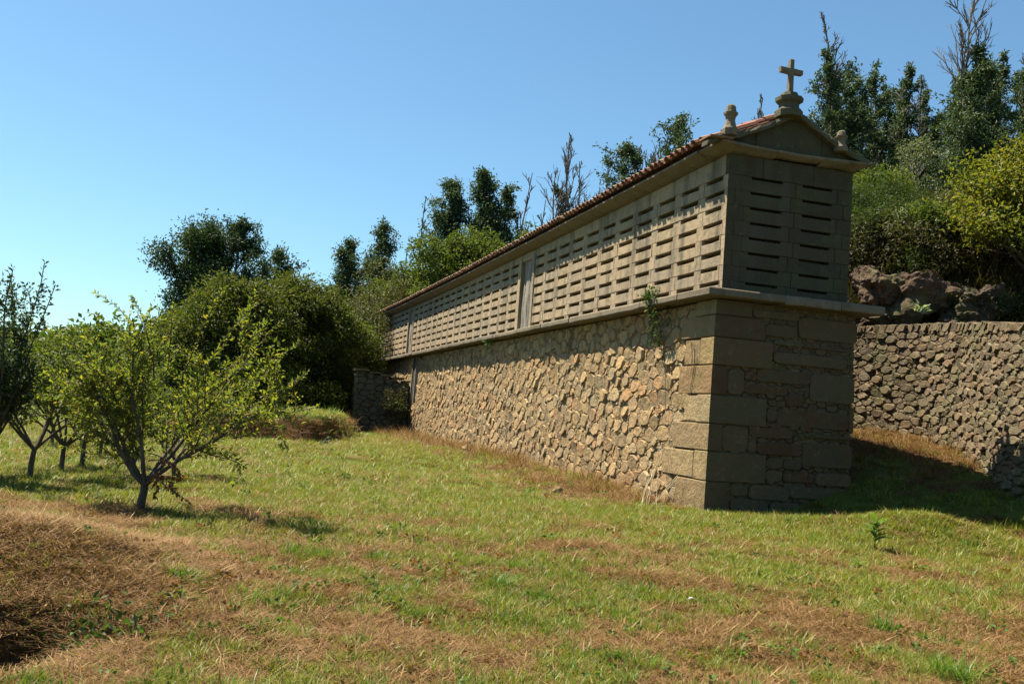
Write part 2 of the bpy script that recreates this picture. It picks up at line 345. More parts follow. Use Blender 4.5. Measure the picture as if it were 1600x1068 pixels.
def power_cells(r, U, Vv, rmin, rmax, gap, asp=1.3, bias=2.2, tries=9000, cut=.06):
    """irregular masonry: weighted cells of a dart-thrown pattern; returns CCW polygons in (u,v)"""
    U0, U1 = U; V0, V1 = Vv; V0 *= asp; V1 *= asp
    rad = np.sort(rmin+(rmax-rmin)*r.random(tries)**bias)[::-1]
    cell = rmax*2; grid = {}; S = []; Rr = []
    xs = r.uniform(U0-.1, U1+.1, (tries, 4)); ys = r.uniform(V0-.1, V1+.1, (tries, 4))
    for i in range(tries):
        for k in range(4):
            x, y = xs[i, k], ys[i, k]; R0 = rad[i]
            gx, gy = int(x//cell), int(y//cell); ok = True
            for a in (-1, 0, 1):
                for b in (-1, 0, 1):
                    for j in grid.get((gx+a, gy+b), ()):
                        if (S[j][0]-x)**2+(S[j][1]-y)**2 < ((Rr[j]+R0)*.86)**2: ok = False; break
                    if not ok: break
                if not ok: break
            if ok:
                grid.setdefault((gx, gy), []).append(len(S)); S.append((x, y)); Rr.append(R0); break
    out = []
    for i, (x, y) in enumerate(S):
        poly = [(U0, V0), (U1, V0), (U1, V1), (U0, V1)]
        m = Rr[i]*4; poly = [(max(U0, min(U1, x-m)), max(V0, min(V1, y-m))), (max(U0, min(U1, x+m)), max(V0, min(V1, y-m))), (max(U0, min(U1, x+m)), max(V0, min(V1, y+m))), (max(U0, min(U1, x-m)), max(V0, min(V1, y+m)))]
        gx, gy = int(x//cell), int(y//cell)
        nb = [j for a in (-1, 0, 1) for b in (-1, 0, 1) for j in grid.get((gx+a, gy+b), ()) if j != i]
        for j in nb:
            dx, dy = S[j][0]-x, S[j][1]-y; d2 = dx*dx+dy*dy
            k = (d2+Rr[i]**2-Rr[j]**2)/2
            o = []; L = len(poly)
            for a in range(L):
                P, Q = poly[a], poly[(a+1) % L]
                fp = (P[0]-x)*dx+(P[1]-y)*dy-k; fq = (Q[0]-x)*dx+(Q[1]-y)*dy-k
                if fp <= 0: o.append(P)
                if fp*fq < 0:
                    t = fp/(fp-fq); o.append((P[0]+(Q[0]-P[0])*t, P[1]+(Q[1]-P[1])*t))
            poly = o
            if len(poly) < 3: break
        if len(poly) < 3: continue
        p = np.array(poly); p[:, 1] /= asp
        c = p.mean(0); ext = np.ptp(p, 0)
        if ext.min() < gap*2.5: continue
        # cut the corners unevenly, shrink by the joint
        q = []
        for a in range(len(p)):
            e = p[(a+1) % len(p)]-p[a]
            if np.hypot(*e) < .02: continue
            t = cut+.14*r.random(); q.append(p[a]+e*t); q.append(p[(a+1) % len(p)]-e*(cut+.14*r.random()))
        if len(q) < 3: continue
        q = np.array(q)
        while len(q) > 10: q = np.delete(q, np.argmin(np.hypot(*(q-np.roll(q, 1, 0)).T)), 0)
        q = q+r.normal(0, .035, q.shape)*min(ext.min(), .25)
        s = 1-gap/np.hypot(*(q-c).T).clip(.02)
        q = c+(q-c)*s.clip(.4)[:, None]
        out.append(q)
    return out

# ------------------------------------------------------------------ the ground
def axis(c, near, far, n0, n1):
    a = np.linspace(0, near, n0); g = near*np.exp(np.linspace(0, math.log(far/near), n1))[1:]
    h = np.concatenate([a, g]); return c+np.concatenate([-h[:0:-1], h])
gx = axis(-4.5, 13, 1600, 150, 60); gy = axis(-1.0, 17, 1600, 190, 60)
X, Y = np.meshgrid(gx, gy); Xf, Yf = X.ravel(), Y.ravel(); Z = H(Xf, Yf)
nx, ny = len(gx), len(gy); ii = np.arange(nx*ny).reshape(ny, nx)
F = np.stack([ii[:-1, :-1], ii[:-1, 1:], ii[1:, 1:], ii[1:, :-1]], -1).reshape(-1, 4)
gm = nmesh('ground', np.stack([Xf, Yf, Z], 1), F, smooth=True)
a = gm.attributes.new('green', 'FLOAT', 'POINT'); a.data.foreach_set('value', greenness(Xf, Yf).astype(np.float32))
wild = sm(21, 23.5, .69*(Xf+7.5)+.72*(Yf+14.1))*sm(-1, 2, Xf-.25*(Yf+5))*sm(3.5, 6, Xf)
a = gm.attributes.new('wild', 'FLOAT', 'POINT'); a.data.foreach_set('value', wild.astype(np.float32))
props(add('ground', gm, None, M['ground']), kind='structure')

# ------------------------------------------------------------------ the granary
W, L, HB = 2.30, 37.5, 2.25
GZ = -3.46
gr = empty('granary', (0, 0, GZ), 'long stone granary with slitted upper chamber on a high rubble base, cross on its gable', 'granary')
def sag(y): return float(np.interp(y, [0, 2.6, 6, 9.7, 18, 28, 37.5], [0, -.05, -.09, -.13, -.19, -.18, -.10]))
# base core (the mortar behind the stones)
BX0, BX1, BY0, BY1 = -.10, 2.40, -.10, L+.1
V, F = boxVF((BX0, BY0, -4.2), (BX1, BY1, -.14)); add('base_core', pmesh('base_core', V, F, .3), gr, M['mortar'])
def west(u, v, d): return (BX0-d-.03*(-v/3.4), u, v)            # long face: u = y, v = z, slight batter
def south(u, v, d): return (u, BY0-d-.03*(-v/3.4), v)
def put(name, VF, fn, m, tint, smooth=False, parent=gr, label=None):
    V, F = VF; me = pmesh(name, [fn(*v) for v in V], F, tint, smooth)
    o = add(name, me, parent, m)
    if label: o['label'] = label
    return o
def on_south(cx, cy):                                           # where a sight line of the photograph meets the short face
    d = ray(1000+cx/2.81, 440+cy/2.81); t = (-.14-CAM[1])/d[1]; return CAM[0]+t*d[0], CAM[2]+t*d[2]
# cut quoins at the near corner: courses and lengths read off the photograph
cz = [-3.56, -2.97, -2.51, -2.08, -1.63, -1.17, -.73, -.38, -.13]
ql = [.86, .26, 1.06, .27, .96, .27, .98, .50]; qs = [on_south(*p)[0] for p in [(385, 930), (545, 805), (355, 680), (550, 550), (378, 430), (578, 300), (545, 190), (490, 110)]]
r = np.random.default_rng(11)
for k in range(8):
    z0, z1 = cz[k]+.006, cz[k+1]-.006; a, b = ql[k], qs[k]
    x0 = BX0-.055-r.random()*.012; y0 = BY0-.055-r.random()*.012
    bat = .03*(-z0/3.4); bat1 = .03*(-z1/3.4)
    P = [(BX0+.02, a), (x0, a), (x0, y0), (b, y0), (b, BY0+.02), (BX0+.02, BY0+.02)]
    P = [(x0, a), (x0, y0), (b, y0), (b, BY0+.03), (BX0+.03, BY0+.03), (BX0+.03, a)]
    e = .012
    Pi = [(x0+e, a-e), (x0+e, y0+e), (b-e, y0+e), (b-e, BY0+.03), (BX0+.03, BY0+.03), (BX0+.03, a-e)]
    V = []
    for z, PP, bt in ((z0, Pi, bat), (z0+e, P, bat), (z1-e, P, bat1), (z1, Pi, bat1)):
        V += [(px-(bt if px < BX0 else 0), py-(bt if py < BY0 else 0), z) for px, py in PP]
    F = [(i+6*k2, (i+1) % 6+6*k2, (i+1) % 6+6*(k2+1), i+6*(k2+1)) for k2 in range(3) for i in range(6)]+[tuple(range(5, -1, -1)), tuple(range(18, 24))]
    shade_faces(put('quoin', (V, F), lambda x, y, z: (x, y, z), M['quoin'], .1+.8*r.random()), M['shade_block'])
# further dressed blocks near the corner on the long face
for (u0, u1, v0, v1) in [(.27, .74, -2.07, -1.64), (.28, 1.45, -2.96, -2.52), (.29, .85, -1.16, -.74), (.29, .8, -2.0+.36, -1.18)]:
    j = .02; poly = [(u0+.008, v0+.008), (u1-j*r.random(), v0+.008), (u1-j*2*r.random(), v1-.008), (u0+.008, v1-.01)]
    if v1-v0 > .3 and u0 < .28 or u1 > .8: put('dressed_block', prism(poly, -.02, .05, .012), west, M['quoin'], r.random())
# traced blocks of the short face (u = x, v = z)
SBP = [(387, 375, 452, 495, 0), (362, 625, 470, 745, 0), (460, 388, 512, 432, 1), (455, 442, 645, 500, 3), (512, 378, 748, 455, 2), (587, 250, 715, 286, 1), (722, 282, 908, 300, 2), (590, 302, 905, 384, 4), (550, 178, 690, 248, 1), (498, 115, 700, 172, 0),
       (700, 150, 978, 275, 1), (750, 397, 962, 540, 5), (556, 552, 598, 610, 0), (637, 487, 715, 548, 1), (602, 550, 914, 655, 5), (918, 548, 958, 668, 5), (480, 630, 668, 692, 4), (512, 697, 706, 765, 4), (476, 696, 508, 745, 0),
       (712, 700, 950, 822, 5), (720, 662, 948, 696, 5), (550, 768, 624, 818, 1), (550, 824, 622, 876, 0), (628, 775, 706, 826, 4), (628, 834, 760, 884, 1), (768, 836, 940, 900, 5), (390, 882, 470, 940, 0), (476, 886, 648, 960, 1), (655, 892, 935, 960, 5), (392, 946, 560, 1010, 0), (568, 964, 760, 1020, 5)]
SB = []
for (a, b, c, d, t_) in SBP:
    p = on_south(a, b); q = on_south(c, d); SB.append((p[0], min(q[0], 2.42), q[1], p[1], t_))
for (u0, u1, v0, v1, c) in SB:
    jt = lambda: r.uniform(-.015, .015); ku = min(.06, (u1-u0)*.18); kv = min(.05, (v1-v0)*.2)
    t = [(u0+jt()*.6, v0+kv), (u0+ku, v0+jt()*.5), (u1-ku, v0+jt()*.5), (u1+jt()*.3, v0+kv), (u1+jt()*.3, v1-kv), (u1-ku*1.3, v1+jt()*.5), (u0+ku*1.2, v1+jt()*.5), (u0+jt(), v1-kv)]
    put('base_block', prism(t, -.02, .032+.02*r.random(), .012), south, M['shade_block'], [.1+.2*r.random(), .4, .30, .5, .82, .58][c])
# rubble infill
def rubble(cells, fn, parent, m, key, name, stuffname, d=(.02, .065), nmax=288, skip=None, rr=None, dome=.8, label=None, smooth=False, drop=0):
    its = []
    for c in cells:
        ctr = c.mean(0)
        if skip and skip(*ctr): continue
        if drop and rr.random() < drop and np.ptp(c[:, 0]) < .2: continue
        w3 = np.array(fn(ctr[0], ctr[1], 0)); dist = np.linalg.norm(w3-CAM)
        its.append((key(w3)*math.sqrt(np.ptp(c[:, 0])*np.ptp(c[:, 1]))/dist, c))
    its.sort(key=lambda t: -t[0]); ac = Acc()
    for i, (s, c) in enumerate(its):
        ext = min(np.ptp(c[:, 0]), np.ptp(c[:, 1]))
        VF = pillow(c, -.04, d[0]+(d[1]-d[0])*rr.random()**1.3*min(1, ext/.12), rr, dome)
        VV = [fn(*v) for v in VF[0]]
        if i < nmax: add(name, pmesh(name, VV, VF[1], rr.random(), smooth), parent, m)
        else: ac.add(VV, VF[1], rr.random())
    if ac.V:
        o = add(stuffname, ac.mesh(stuffname, smooth), parent, m); o['kind'] = 'stuff'
        if label: o['label'] = label
    return len(its)
def notquoin(u, v):
    for k in range(8):
        if cz[k] <= v < cz[k+1] and u < ql[k]-.03: return True
    if 24.0 < u < 24.9 and v > -1.9: return True
    return False
r = np.random.default_rng(5)
cellsW = power_cells(r, (-.02, L), (-3.75, -.15), .026, .23, .0035, 1.5, 3.0, 42000, .10)
hold = [(3.1, -1.62), (6.2, -1.15), (1.9, -1.05), (9.3, -1.9), (13, -1.1), (4.8, -2.6), (7.1, -1.3)]
for c in cellsW:                                                # stones butt against the quoins
    m_ = c.mean(0)
    for k in range(8):
        if cz[k] <= m_[1] < cz[k+1]:
            if m_[0] >= ql[k]-.03: c[:, 0] = np.maximum(c[:, 0], ql[k]+.008)
    for (u0, u1, v0, v1) in [(.28, 1.45, -2.96, -2.52), (.29, .85, -1.16, -.74)]:
        if v0 < m_[1] < v1 and u0 < m_[0] < u1: c[:, 0] = 0
nW = rubble([c for c in cellsW if np.ptp(c[:, 0]) > .02 and np.hypot(*(c-np.roll(c, 1, 0)).T).sum() > .1] and [c for c in cellsW if np.ptp(c[:, 0]) > .02 if min((c.mean(0)[0]-a)**2+(c.mean(0)[1]-b)**2 for a, b in hold) > .006], west, gr, M['rubble'], lambda p: 1, 'stone', 'small_stones', (.016, .052), 262, notquoin, r, .86, drop=.05)
def sblock(u, v):
    for k in range(8):
        if cz[k] <= v < cz[k+1] and u < qs[k]-.03: return True
    return any(a+.02 < u < b-.02 and c+.02 < v < d-.02 for a, b, c, d, _ in SB)
cellsS = power_cells(r, (0, BX1), (-3.65, -.15), .035, .10, .004, 1.6, 1.6, 2200)
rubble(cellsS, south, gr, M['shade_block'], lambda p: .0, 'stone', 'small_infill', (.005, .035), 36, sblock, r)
# earth mortar smeared over parts of the rubble, thick enough to bury the smaller stones
def smear_sheet():
    us = [.3]
    while us[-1] < L: us.append(us[-1]+.028+.004*us[-1])
    us = np.array(us); vs = np.arange(-3.7, -.14, .035); U, Vv = np.meshgrid(us, vs); f = fbm(U, Vv*1.0, .75, 3, 61); g = fbm(U*1.0, Vv*.35, .16, 3, 63); h = fbm(U, Vv, .07, 2, 66)
    d = .003+.115*np.clip(f*.58+g*.42-.585-.035*np.clip((-Vv-2.2), 0, 1), 0, .5)+.014*(h-.3)*(f > .4); d = np.clip(d, .002, .046)
    qm = np.array([notquoin(float(a), float(b)) for a, b in zip(U.ravel(), Vv.ravel())]).reshape(U.shape); d[qm] = -.03
    X_ = BX0-d-.03*(-Vv/3.4); a, b = U.shape; ii = np.arange(a*b).reshape(a, b)
    return nmesh('mortar_smear', np.stack([X_, U, Vv], -1).reshape(-1, 3), np.stack([ii[:-1, :-1], ii[1:, :-1], ii[1:, 1:], ii[:-1, 1:]], -1).reshape(-1, 4), np.full(a*b, .5), True)
add('mortar_smear', smear_sheet(), gr, M['mortar'])
# narrow wooden door frame in the base near the yard buttress
bd = empty('t', (0, 0, 0), None, None); bpy.data.objects.remove(bd)
put('base_hatch', boxVF((-.17, 24.15, -1.85), (-.09, 24.75, -.2)), lambda x, y, z: (x, y, z), M['joint'], .1, label='narrow dark wooden hatch in the rubble base')
for yy in (24.07, 24.75): put('hatch_jamb', boxVF((-.21, yy, -1.9), (-.08, yy+.08, -.16)), lambda x, y, z: (x, y, z), M['wood'], .2)
# projecting ledge
r = np.random.default_rng(21); y = -.42
def slab(u0, u1, x0, x1, z0, z1, r, axis='y', e=.02):
    """rough slab, front edge broken"""
    n = 7; V = []; us = np.linspace(u0+.006, u1-.006, n)
    wob = r.normal(0, .009, n); wz = r.normal(0, .005, n)
    for i, u in enumerate(us):
        row = [(x0+e*.5+wob[i], z0+wz[i]), (x0+wob[i], z0+e+wz[i]), (x0+wob[i]*1.2, z1-e*1.3+wz[i]), (x0+e+wob[i], z1+wz[i]*.5), (x1, z1), (x1, z0)]
        V += [(a, u, b) if axis == 'y' else (u, a, b) for a, b in row]
    F = [(i*6+j, i*6+(j+1) % 6, (i+1)*6+(j+1) % 6, (i+1)*6+j) for i in range(n-1) for j in range(6)]+[tuple(range(5, -1, -1)), tuple(range(6*(n-1), 6*n))]
    return V, F
ID = lambda x, y, z: (x, y, z)
y = -.42+1.15
V, F = boxVF((-.42, -.42, -.125), (.9, .73, -.0), .004, r)
me = pmesh('ledge_slab', V, F, .4); o = add('ledge_slab', me, gr, M['ledge'])
bm_ = o.modifiers.new('bevel', 'BEVEL'); bm_.width = .018; bm_.segments = 1
while y < L+.4:
    y2 = min(y+1.3+r.random()*.9, L+.42)
    if L+.42-y2 < .6: y2 = L+.42
    put('ledge_slab', slab(y, y2, -.42+r.uniform(-.012, .02), .3, -.12+r.uniform(-.01, .01), .002+r.uniform(-.004, .004), r), ID, M['ledge'], r.random()); y = y2
x = .9
while x < W+.4:
    x2 = min(x+.75+r.random()*.3, W+.42)
    if W+.42-x2 < .4: x2 = W+.42
    put('ledge_slab', slab(x, x2, -.42+r.uniform(-.01, .015), .3, -.135+r.uniform(-.01, .01), .001+r.uniform(-.004, .003), r, 'x'), ID, M['ledge'], r.random()); x = x2
put('ledge_slab', boxVF((W-.3, .3, -.12), (W+.42, L+.4, 0)), ID, M['ledge'], .5)
put('ledge_slab', boxVF((.3, L-.3, -.12), (W-.3, L+.4, 0)), ID, M['ledge'], .5)
# chamber walls: coursed blocks with an air slit cut in the top edge of each
ZC = [0]+[.195+.245*k for k in range(8)]                        # course tops
def slit_block(P, h, s0, s1, r, T=.17, sh=.074):
    sh = sh*(.85+.35*r.random()); jj = lambda: r.uniform(-.006, .006)
    sill = .012*r.random()
    poly = [(.003, .002), (P-.003, .002), (P-.003, h-.003+jj()*.3), (s1+jj(), h-.002), (s1-.006+jj(), h-sh), ((s0+s1)/2, h-sh+jj()*1.2), (s0+.006+jj(), h-sh+jj()), (s0, h-.002), (.003, h-.003+jj()*.3)]
    return prism(poly, 0, T, .006)
mesh_cache = {}
def block_mesh(kind, P, h, par, var):
    k = (kind, par, var, round(h, 3))
    if k not in mesh_cache:
        rr = np.random.default_rng(100+len(mesh_cache)); off = .07 if par else -.07
        V, F = slit_block(P, h, .125+off+.016*rr.normal(), P-.125+off+.016*rr.normal(), rr)
        me = pmesh('block', [(-v[2], v[0], v[1]) for v in V], [f[::-1] for f in F] if False else F, .0); me.materials.append(M['granite']); mesh_cache[k] = me
    return mesh_cache[k]
r = np.random.default_rng(31)
far = Acc()
def section(y0, ncol, P, stuff=False):
    for k in range(8):
        z0 = ZC[k]; h = ZC[k+1]-z0; par = k % 2
        for c in range(ncol):
            ys = y0+c*P-(.07 if par else -.07)
            me = block_mesh((y0, ncol), P, h, par, int(r.integers(7)))
            if c == 0 and y0 < 1:
                me = me.copy(); lim = (.135 if par else .095)-ys
                for v in me.vertices:
                    if v.co.y < lim+.02: v.co.y = lim+(v.co.y if v.co.y > .003 else 0)*.2
                    if v.co.y < .003+lim and False: pass
            dx = r.uniform(-.007, .006)
            if stuff:
                far.add([(v.co.x+.17+dx, v.co.y+ys, v.co.z+z0) for v in me.vertices], [tuple(p.vertices) for p in me.polygons], r.random())
            else:
                o = bpy.data.objects.new('block', me); C.objects.link(o); o.parent = gr
                o.matrix_parent_inverse = Matrix.Translation(-Vector(gr.location)); o.location = (.17+dx, ys, z0)
S1, S2, S3 = .4226-.9246/2, 11.42, 27.66
section(S1, 11, .9246); section(S2, 16, .9375); section(S3, 10, .98, True)
o = add('far_blocks', far.mesh('far_blocks'), gr, M['granite']); o['kind'] = 'stuff'
# fill pieces at section ends where the staggered courses stop short
def filler(y0, y1, z0, z1, dx=0):
    if y1-y0 > .012: put('closer', prism([(y0+.003, z0+.002), (y1-.003, z0+.002), (y1-.003, z1-.002), (y0+.003, z1-.002)], -.17, dx, .005), lambda u, v, d: (-d, u, v), M['granite'], r.random())
JY = [(10.03, 10.22), (11.22, 11.46), (26.36, 26.5), (27.52, 27.7)]
for j, (a, b) in enumerate(JY):
    put('door_jamb', prism([(a+.004, .004), (b-.004, .004), (b-.004, 1.98), (a+.004, 1.98)], -.2, .022, .008), lambda u, v, d: (-d, u, v), M['granite'], r.random())
# top plain course under the cornice
y = .10
while y < L-.05:
    y2 = min(y+1.86, L)
    n = 2; zt0, zt1 = HB+sag(y)-.01, HB+sag(y2)-.01
    put('top_slab', prism([(y+.003, ZC[8]+.002), (y2-.003, ZC[8]+.002), (y2-.003, zt1), (y+.003, zt0)], -.17, r.uniform(-.006, .004), .006), lambda u, v, d: (-d, u, v), M['granite'], r.random()); y = y2
# doors of weathered planks
def door(y0, y1, n, label):
    d = put('door_with_shade_backing', boxVF((.15, y0-.02, .01), (.166, y1+.02, 1.97)), ID, M['joint'], .1, label=label)  # dark backing sheet, coloured as the unlit space behind the gaping planks
    pw = (y1-y0-.14)/n; y0 += .02
    for i in range(n):
        a = y0+i*pw; V = []; ww = np.random.default_rng(i+int(y0))
        for zi, z in enumerate(np.linspace(.03, 1.93, 9)):
            wv = .018*math.sin(z*2.1+i*1.7)+.006*ww.normal(); wx = .015*math.sin(z*3+i)+.004*ww.normal()
            V += [(.045+wx+.03*(i % 2), a+.008+wv, z), (.03+wx, a+pw*.5+wv, z), (.045+wx, a+pw-.025+wv*.4, z), (.085, a+pw-.025+wv*.4, z), (.085, a+.008+wv, z)]
        F = [(j*5+q, j*5+(q+1) % 5, (j+1)*5+(q+1) % 5, (j+1)*5+q) for j in range(8) for q in range(5)]+[(4, 3, 2, 1, 0), tuple(range(40, 45))]
        o = add('plank', pmesh('plank', V, F, i*.3, False), d, M['wood'])
door(10.22, 11.22, 4, 'weathered grey plank door of the chamber with gaping warped boards')
door(26.5, 27.52, 3, 'weathered plank door nearer the far end of the chamber')
# gable (short) face of the chamber
def gf(u, v, d): return (u, -d, v)
r = np.random.default_rng(41)
for k in range(8):
    z0, z1 = ZC[k], ZC[k+1]; h = z1-z0; j = .05 if k % 2 else -.03
    q = .30 if k % 2 else .14; mid = 1.18+j; rq = 2.02 if k % 2 else 2.14
    # corner quoin wraps both faces
    ql_ = .13 if k % 2 else .09
    P = [(0, ql_), (0, 0), (q-.003, 0), (q-.003, .17), (.166, .17), (.166, ql_)] if q > .17 else [(0, ql_), (0, 0), (q-.003, 0), (q-.003, ql_)]
    nn = len(P); o = r.uniform(-.004, .004); e = .006
    V = [(a+o, b+o, z) for z in (z0+.002, z1-.002) for a, b in P]
    F = [(i, (i+1) % nn, (i+1) % nn+nn, i+nn) for i in range(nn)]+[tuple(range(nn-1, -1, -1)), tuple(range(nn, 2*nn))]
    shade_faces(put('corner_block', (V, F), ID, M['granite'], r.random()), M['gable'])
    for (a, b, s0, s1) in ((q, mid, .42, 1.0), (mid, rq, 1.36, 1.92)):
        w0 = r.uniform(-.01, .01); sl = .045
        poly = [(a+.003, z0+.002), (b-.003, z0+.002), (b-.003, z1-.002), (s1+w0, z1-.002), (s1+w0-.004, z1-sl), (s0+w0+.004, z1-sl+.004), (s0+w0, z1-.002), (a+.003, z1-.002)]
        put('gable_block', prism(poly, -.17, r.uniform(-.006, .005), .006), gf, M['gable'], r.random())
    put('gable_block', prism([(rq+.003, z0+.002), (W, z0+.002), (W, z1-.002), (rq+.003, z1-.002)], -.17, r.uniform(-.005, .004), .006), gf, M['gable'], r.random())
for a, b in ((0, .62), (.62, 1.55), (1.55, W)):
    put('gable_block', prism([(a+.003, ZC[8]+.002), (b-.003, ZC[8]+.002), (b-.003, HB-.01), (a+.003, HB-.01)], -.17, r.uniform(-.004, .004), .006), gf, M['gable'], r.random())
put('rear_wall', boxVF((W-.18, .18, 0), (W, L-.18, 2.05)), ID, M['granite'], .5)
put('end_wall', boxVF((.0, L-.17, 0.001), (W-.001, L, 2.10)), ID, M['granite'], .5)
# cornice: along the long side, returned across the gable
def cornice_prof(z, s=1.): return [(0, z-.005), (-.10*s, z+.01), (-.26*s, z+.07), (-.30*s, z+.085), (-.30*s, z+.12), (.1, z+.12)]
y = .55; r = np.random.default_rng(51)
def cornice(y0, y1):
    V = []; n = 4
    for u in np.linspace(y0+.004, y1-.004, n):
        V += [(a+r.normal(0, .004)*(a < -.05), u, b) for a, b in cornice_prof(HB+sag(u))]
    F = [(i*6+j, i*6+(j+1) % 6, (i+1)*6+(j+1) % 6, (i+1)*6+j) for i in range(n-1) for j in range(6)]+[tuple(range(5, -1, -1)), tuple(range(6*(n-1), 6*n))]
    put('cornice_block', (V, F), ID, M['ledge'], r.random())
while y < L+.3:
    y2 = min(y+1.7+.5*r.random(), L+.3)
    if L+.3-y2 < .5: y2 = L+.3
    cornice(y, y2); y = y2
# mitred corner pieces + gable cornice
def swept(path, prof, name, m, tint, label=None):
    """profile (out, z) swept along a plan path given as (x,y,dirx,diry,dz)"""
    V = []; n = len(prof)
    for (x, y, dx, dy, dz) in path: V += [(x+dx*(-a), y+dy*(-a), b+dz+r.normal(0, .003)) for a, b in prof]
    F = [(i*n+j, i*n+(j+1) % n, (i+1)*n+(j+1) % n, (i+1)*n+j) for i in range(len(path)-1) for j in range(n)]+[tuple(range(n-1, -1, -1)), tuple(range(n*(len(path)-1), n*len(path)))]
    put(name, (V, F), ID, m, tint, label=label)
pf = [(a*.9, b) for a, b in cornice_prof(HB)]; pg = [(0, HB+.03), (-.08, HB+.04), (-.15, HB+.07), (-.17, HB+.085), (-.17, HB+.12), (.1, HB+.12)]
swept([(0, .546, -1, 0, sag(.5)), (0, .25, -1, 0, 0), (0, 0, -1, -1, 0), (.30, 0, 0, -.62, 0), (.78, 0, 0, -.6, -.01)], pf, 'cornice_block', M['ledge'], .2)
swept([(.785, 0, 0, -1, -.01), (1.2, 0, 0, -1, -.018), (1.6, 0, 0, -1, -.01)], pg, 'cornice_block', M['ledge'], .7)
swept([(1.605, 0, 0, -.6, -.005), (2.0, 0, 0, -.7, .0), (W-.04, 0, .75, -1, 0), (W-.04, .5, .75, 0, 0)], pf, 'cornice_block', M['ledge'], .45)
put('cornice_block', slab(.5, L+.3, -.0, .3, 2.12, 2.24, r), lambda x, y, z: (W+.27-x*.9, y, z), M['ledge'], .5)
# pediment: three upright stones and raking slabs with a slight ogee
RZ = 3.02
def rake(x):                                                    # underside of the raking slab
    return np.interp(x, [-.50, -.26, .05, .4, .74, .93, 1.08, 1.14, 1.25, 1.44, 1.67, 2.0, 2.37, 2.9], [2.26, 2.36, 2.455, 2.60, 2.765, 2.875, 2.93, 2.925, 2.88, 2.76, 2.64, 2.48, 2.36, 2.29])
for a, b in ((-.02, .42), (.42, 1.62), (1.62, W+.02)):
    us = np.linspace(a+.003, b-.003, 6); poly = [(a+.003, HB+.121), (b-.003, HB+.121)]+[(u, max(rake(u)+.03, HB+.16)) for u in us[::-1]]
    put('pediment_block', prism(poly, -.3, .07+.01*r.random(), .006), gf, M['gable'], r.random())
def rake_slab(xs, th, name='raking_slab'):
    V = []; n = len(xs); BK = .0 if xs[0] < 0 or xs[-1] > 2 else .3
    for i, x in enumerate(xs):
        z = float(rake(x))+.01*r.normal()*.6; t = th*(.55 if i in (0, n-1) and abs(x-W/2) > 1.2 else 1)
        V += [(x, -.19+.008*r.normal(), z), (x, -.21+.008*r.normal(), z+t*.5), (x, -.19, z+t), (x, BK, z+t), (x, BK, z)]
    F = [(i*5+j, i*5+(j+1) % 5, (i+1)*5+(j+1) % 5, (i+1)*5+j) for i in range(n-1) for j in range(5)]+[tuple(range(4, -1, -1)), tuple(range(5*(n-1), 5*n))]
    put(name, (V, F), ID, M['dark_granite'], r.random())
rake_slab(np.linspace(-.50, .20, 6), .115); rake_slab(np.linspace(.205, .68, 5), .095); rake_slab(np.linspace(.685, 1.105, 6), .095)
rake_slab(np.linspace(1.11, 1.7, 6), .095); rake_slab(np.linspace(1.705, W+.22, 7), .10)
# finials and cross (square in plan, turned by courses)
def stack(name, cx, cy, rings, m, tint=.5, parent=gr, label=None, rot=0):
    V = []; F = []
    for (z, a) in rings:
        for k in range(8):
            an = math.pi/4*k+math.pi/8+rot; rad = a*(1.0 if True else 1)/math.cos(math.pi/8)
            xx, yy = rad*math.cos(an), rad*math.sin(an)
            xx = max(-a, min(a, xx*1.12)); yy = max(-a, min(a, yy*1.12)); V.append((cx+xx, cy+yy, z))
    n = len(rings)
    F = [(i*8+j, i*8+(j+1) % 8, (i+1)*8+(j+1) % 8, (i+1)*8+j) for i in range(n-1) for j in range(8)]+[tuple(range(7, -1, -1)), tuple(range(8*(n-1), 8*n))]
    return put(name, (V, F), ID, m, tint, parent=parent, label=label)
fz = [(.0, .125), (.10, .13), (.15, .10), (.24, .075), (.30, .085), (.335, .115), (.365, .12), (.375, .09), (.47, .075), (.50, .045)]
zl = float(rake(-.02))+.03
stack('finial', -.11, -.17, [(zl+a, b*.88) for a, b in fz], M['ledge'], .4)
stack('finial', W-.38, -.17, [(float(rake(W-.38))-.02+a*.7, b*.8) for a, b in fz], M['ledge'], .7)
zc = 2.91; cxx = .92
ped = stack('cross_pedestal', cxx, -.17, [(zc, .20), (zc+.10, .205), (zc+.15, .15), (zc+.22, .145), (zc+.26, .20), (zc+.32, .205), (zc+.34, .14), (zc+.40, .12)], M['dark_granite'], .5)
cr = []
def cbox(a, b): return boxVF(a, b, .003, r)
zs = zc+.38
ac = Acc()
arm = [(-.042, zs), (.042, zs), (.036, zs+.34), (.20, zs+.345), (.205, zs+.425), (.036, zs+.43), (.034, zs+.58), (-.034, zs+.58), (-.036, zs+.43), (-.205, zs+.435), (-.20, zs+.35), (-.036, zs+.34)]
V, F = prism([(a+cxx, b) for a, b in arm], -.035, .045, .006); V = [(v[0], -.17-v[2], v[1]) for v in V]
n12 = 12; F.append(tuple(range(n12-1, -1, -1)))
put('cross', (V, F), ID, M['ledge'], .3)
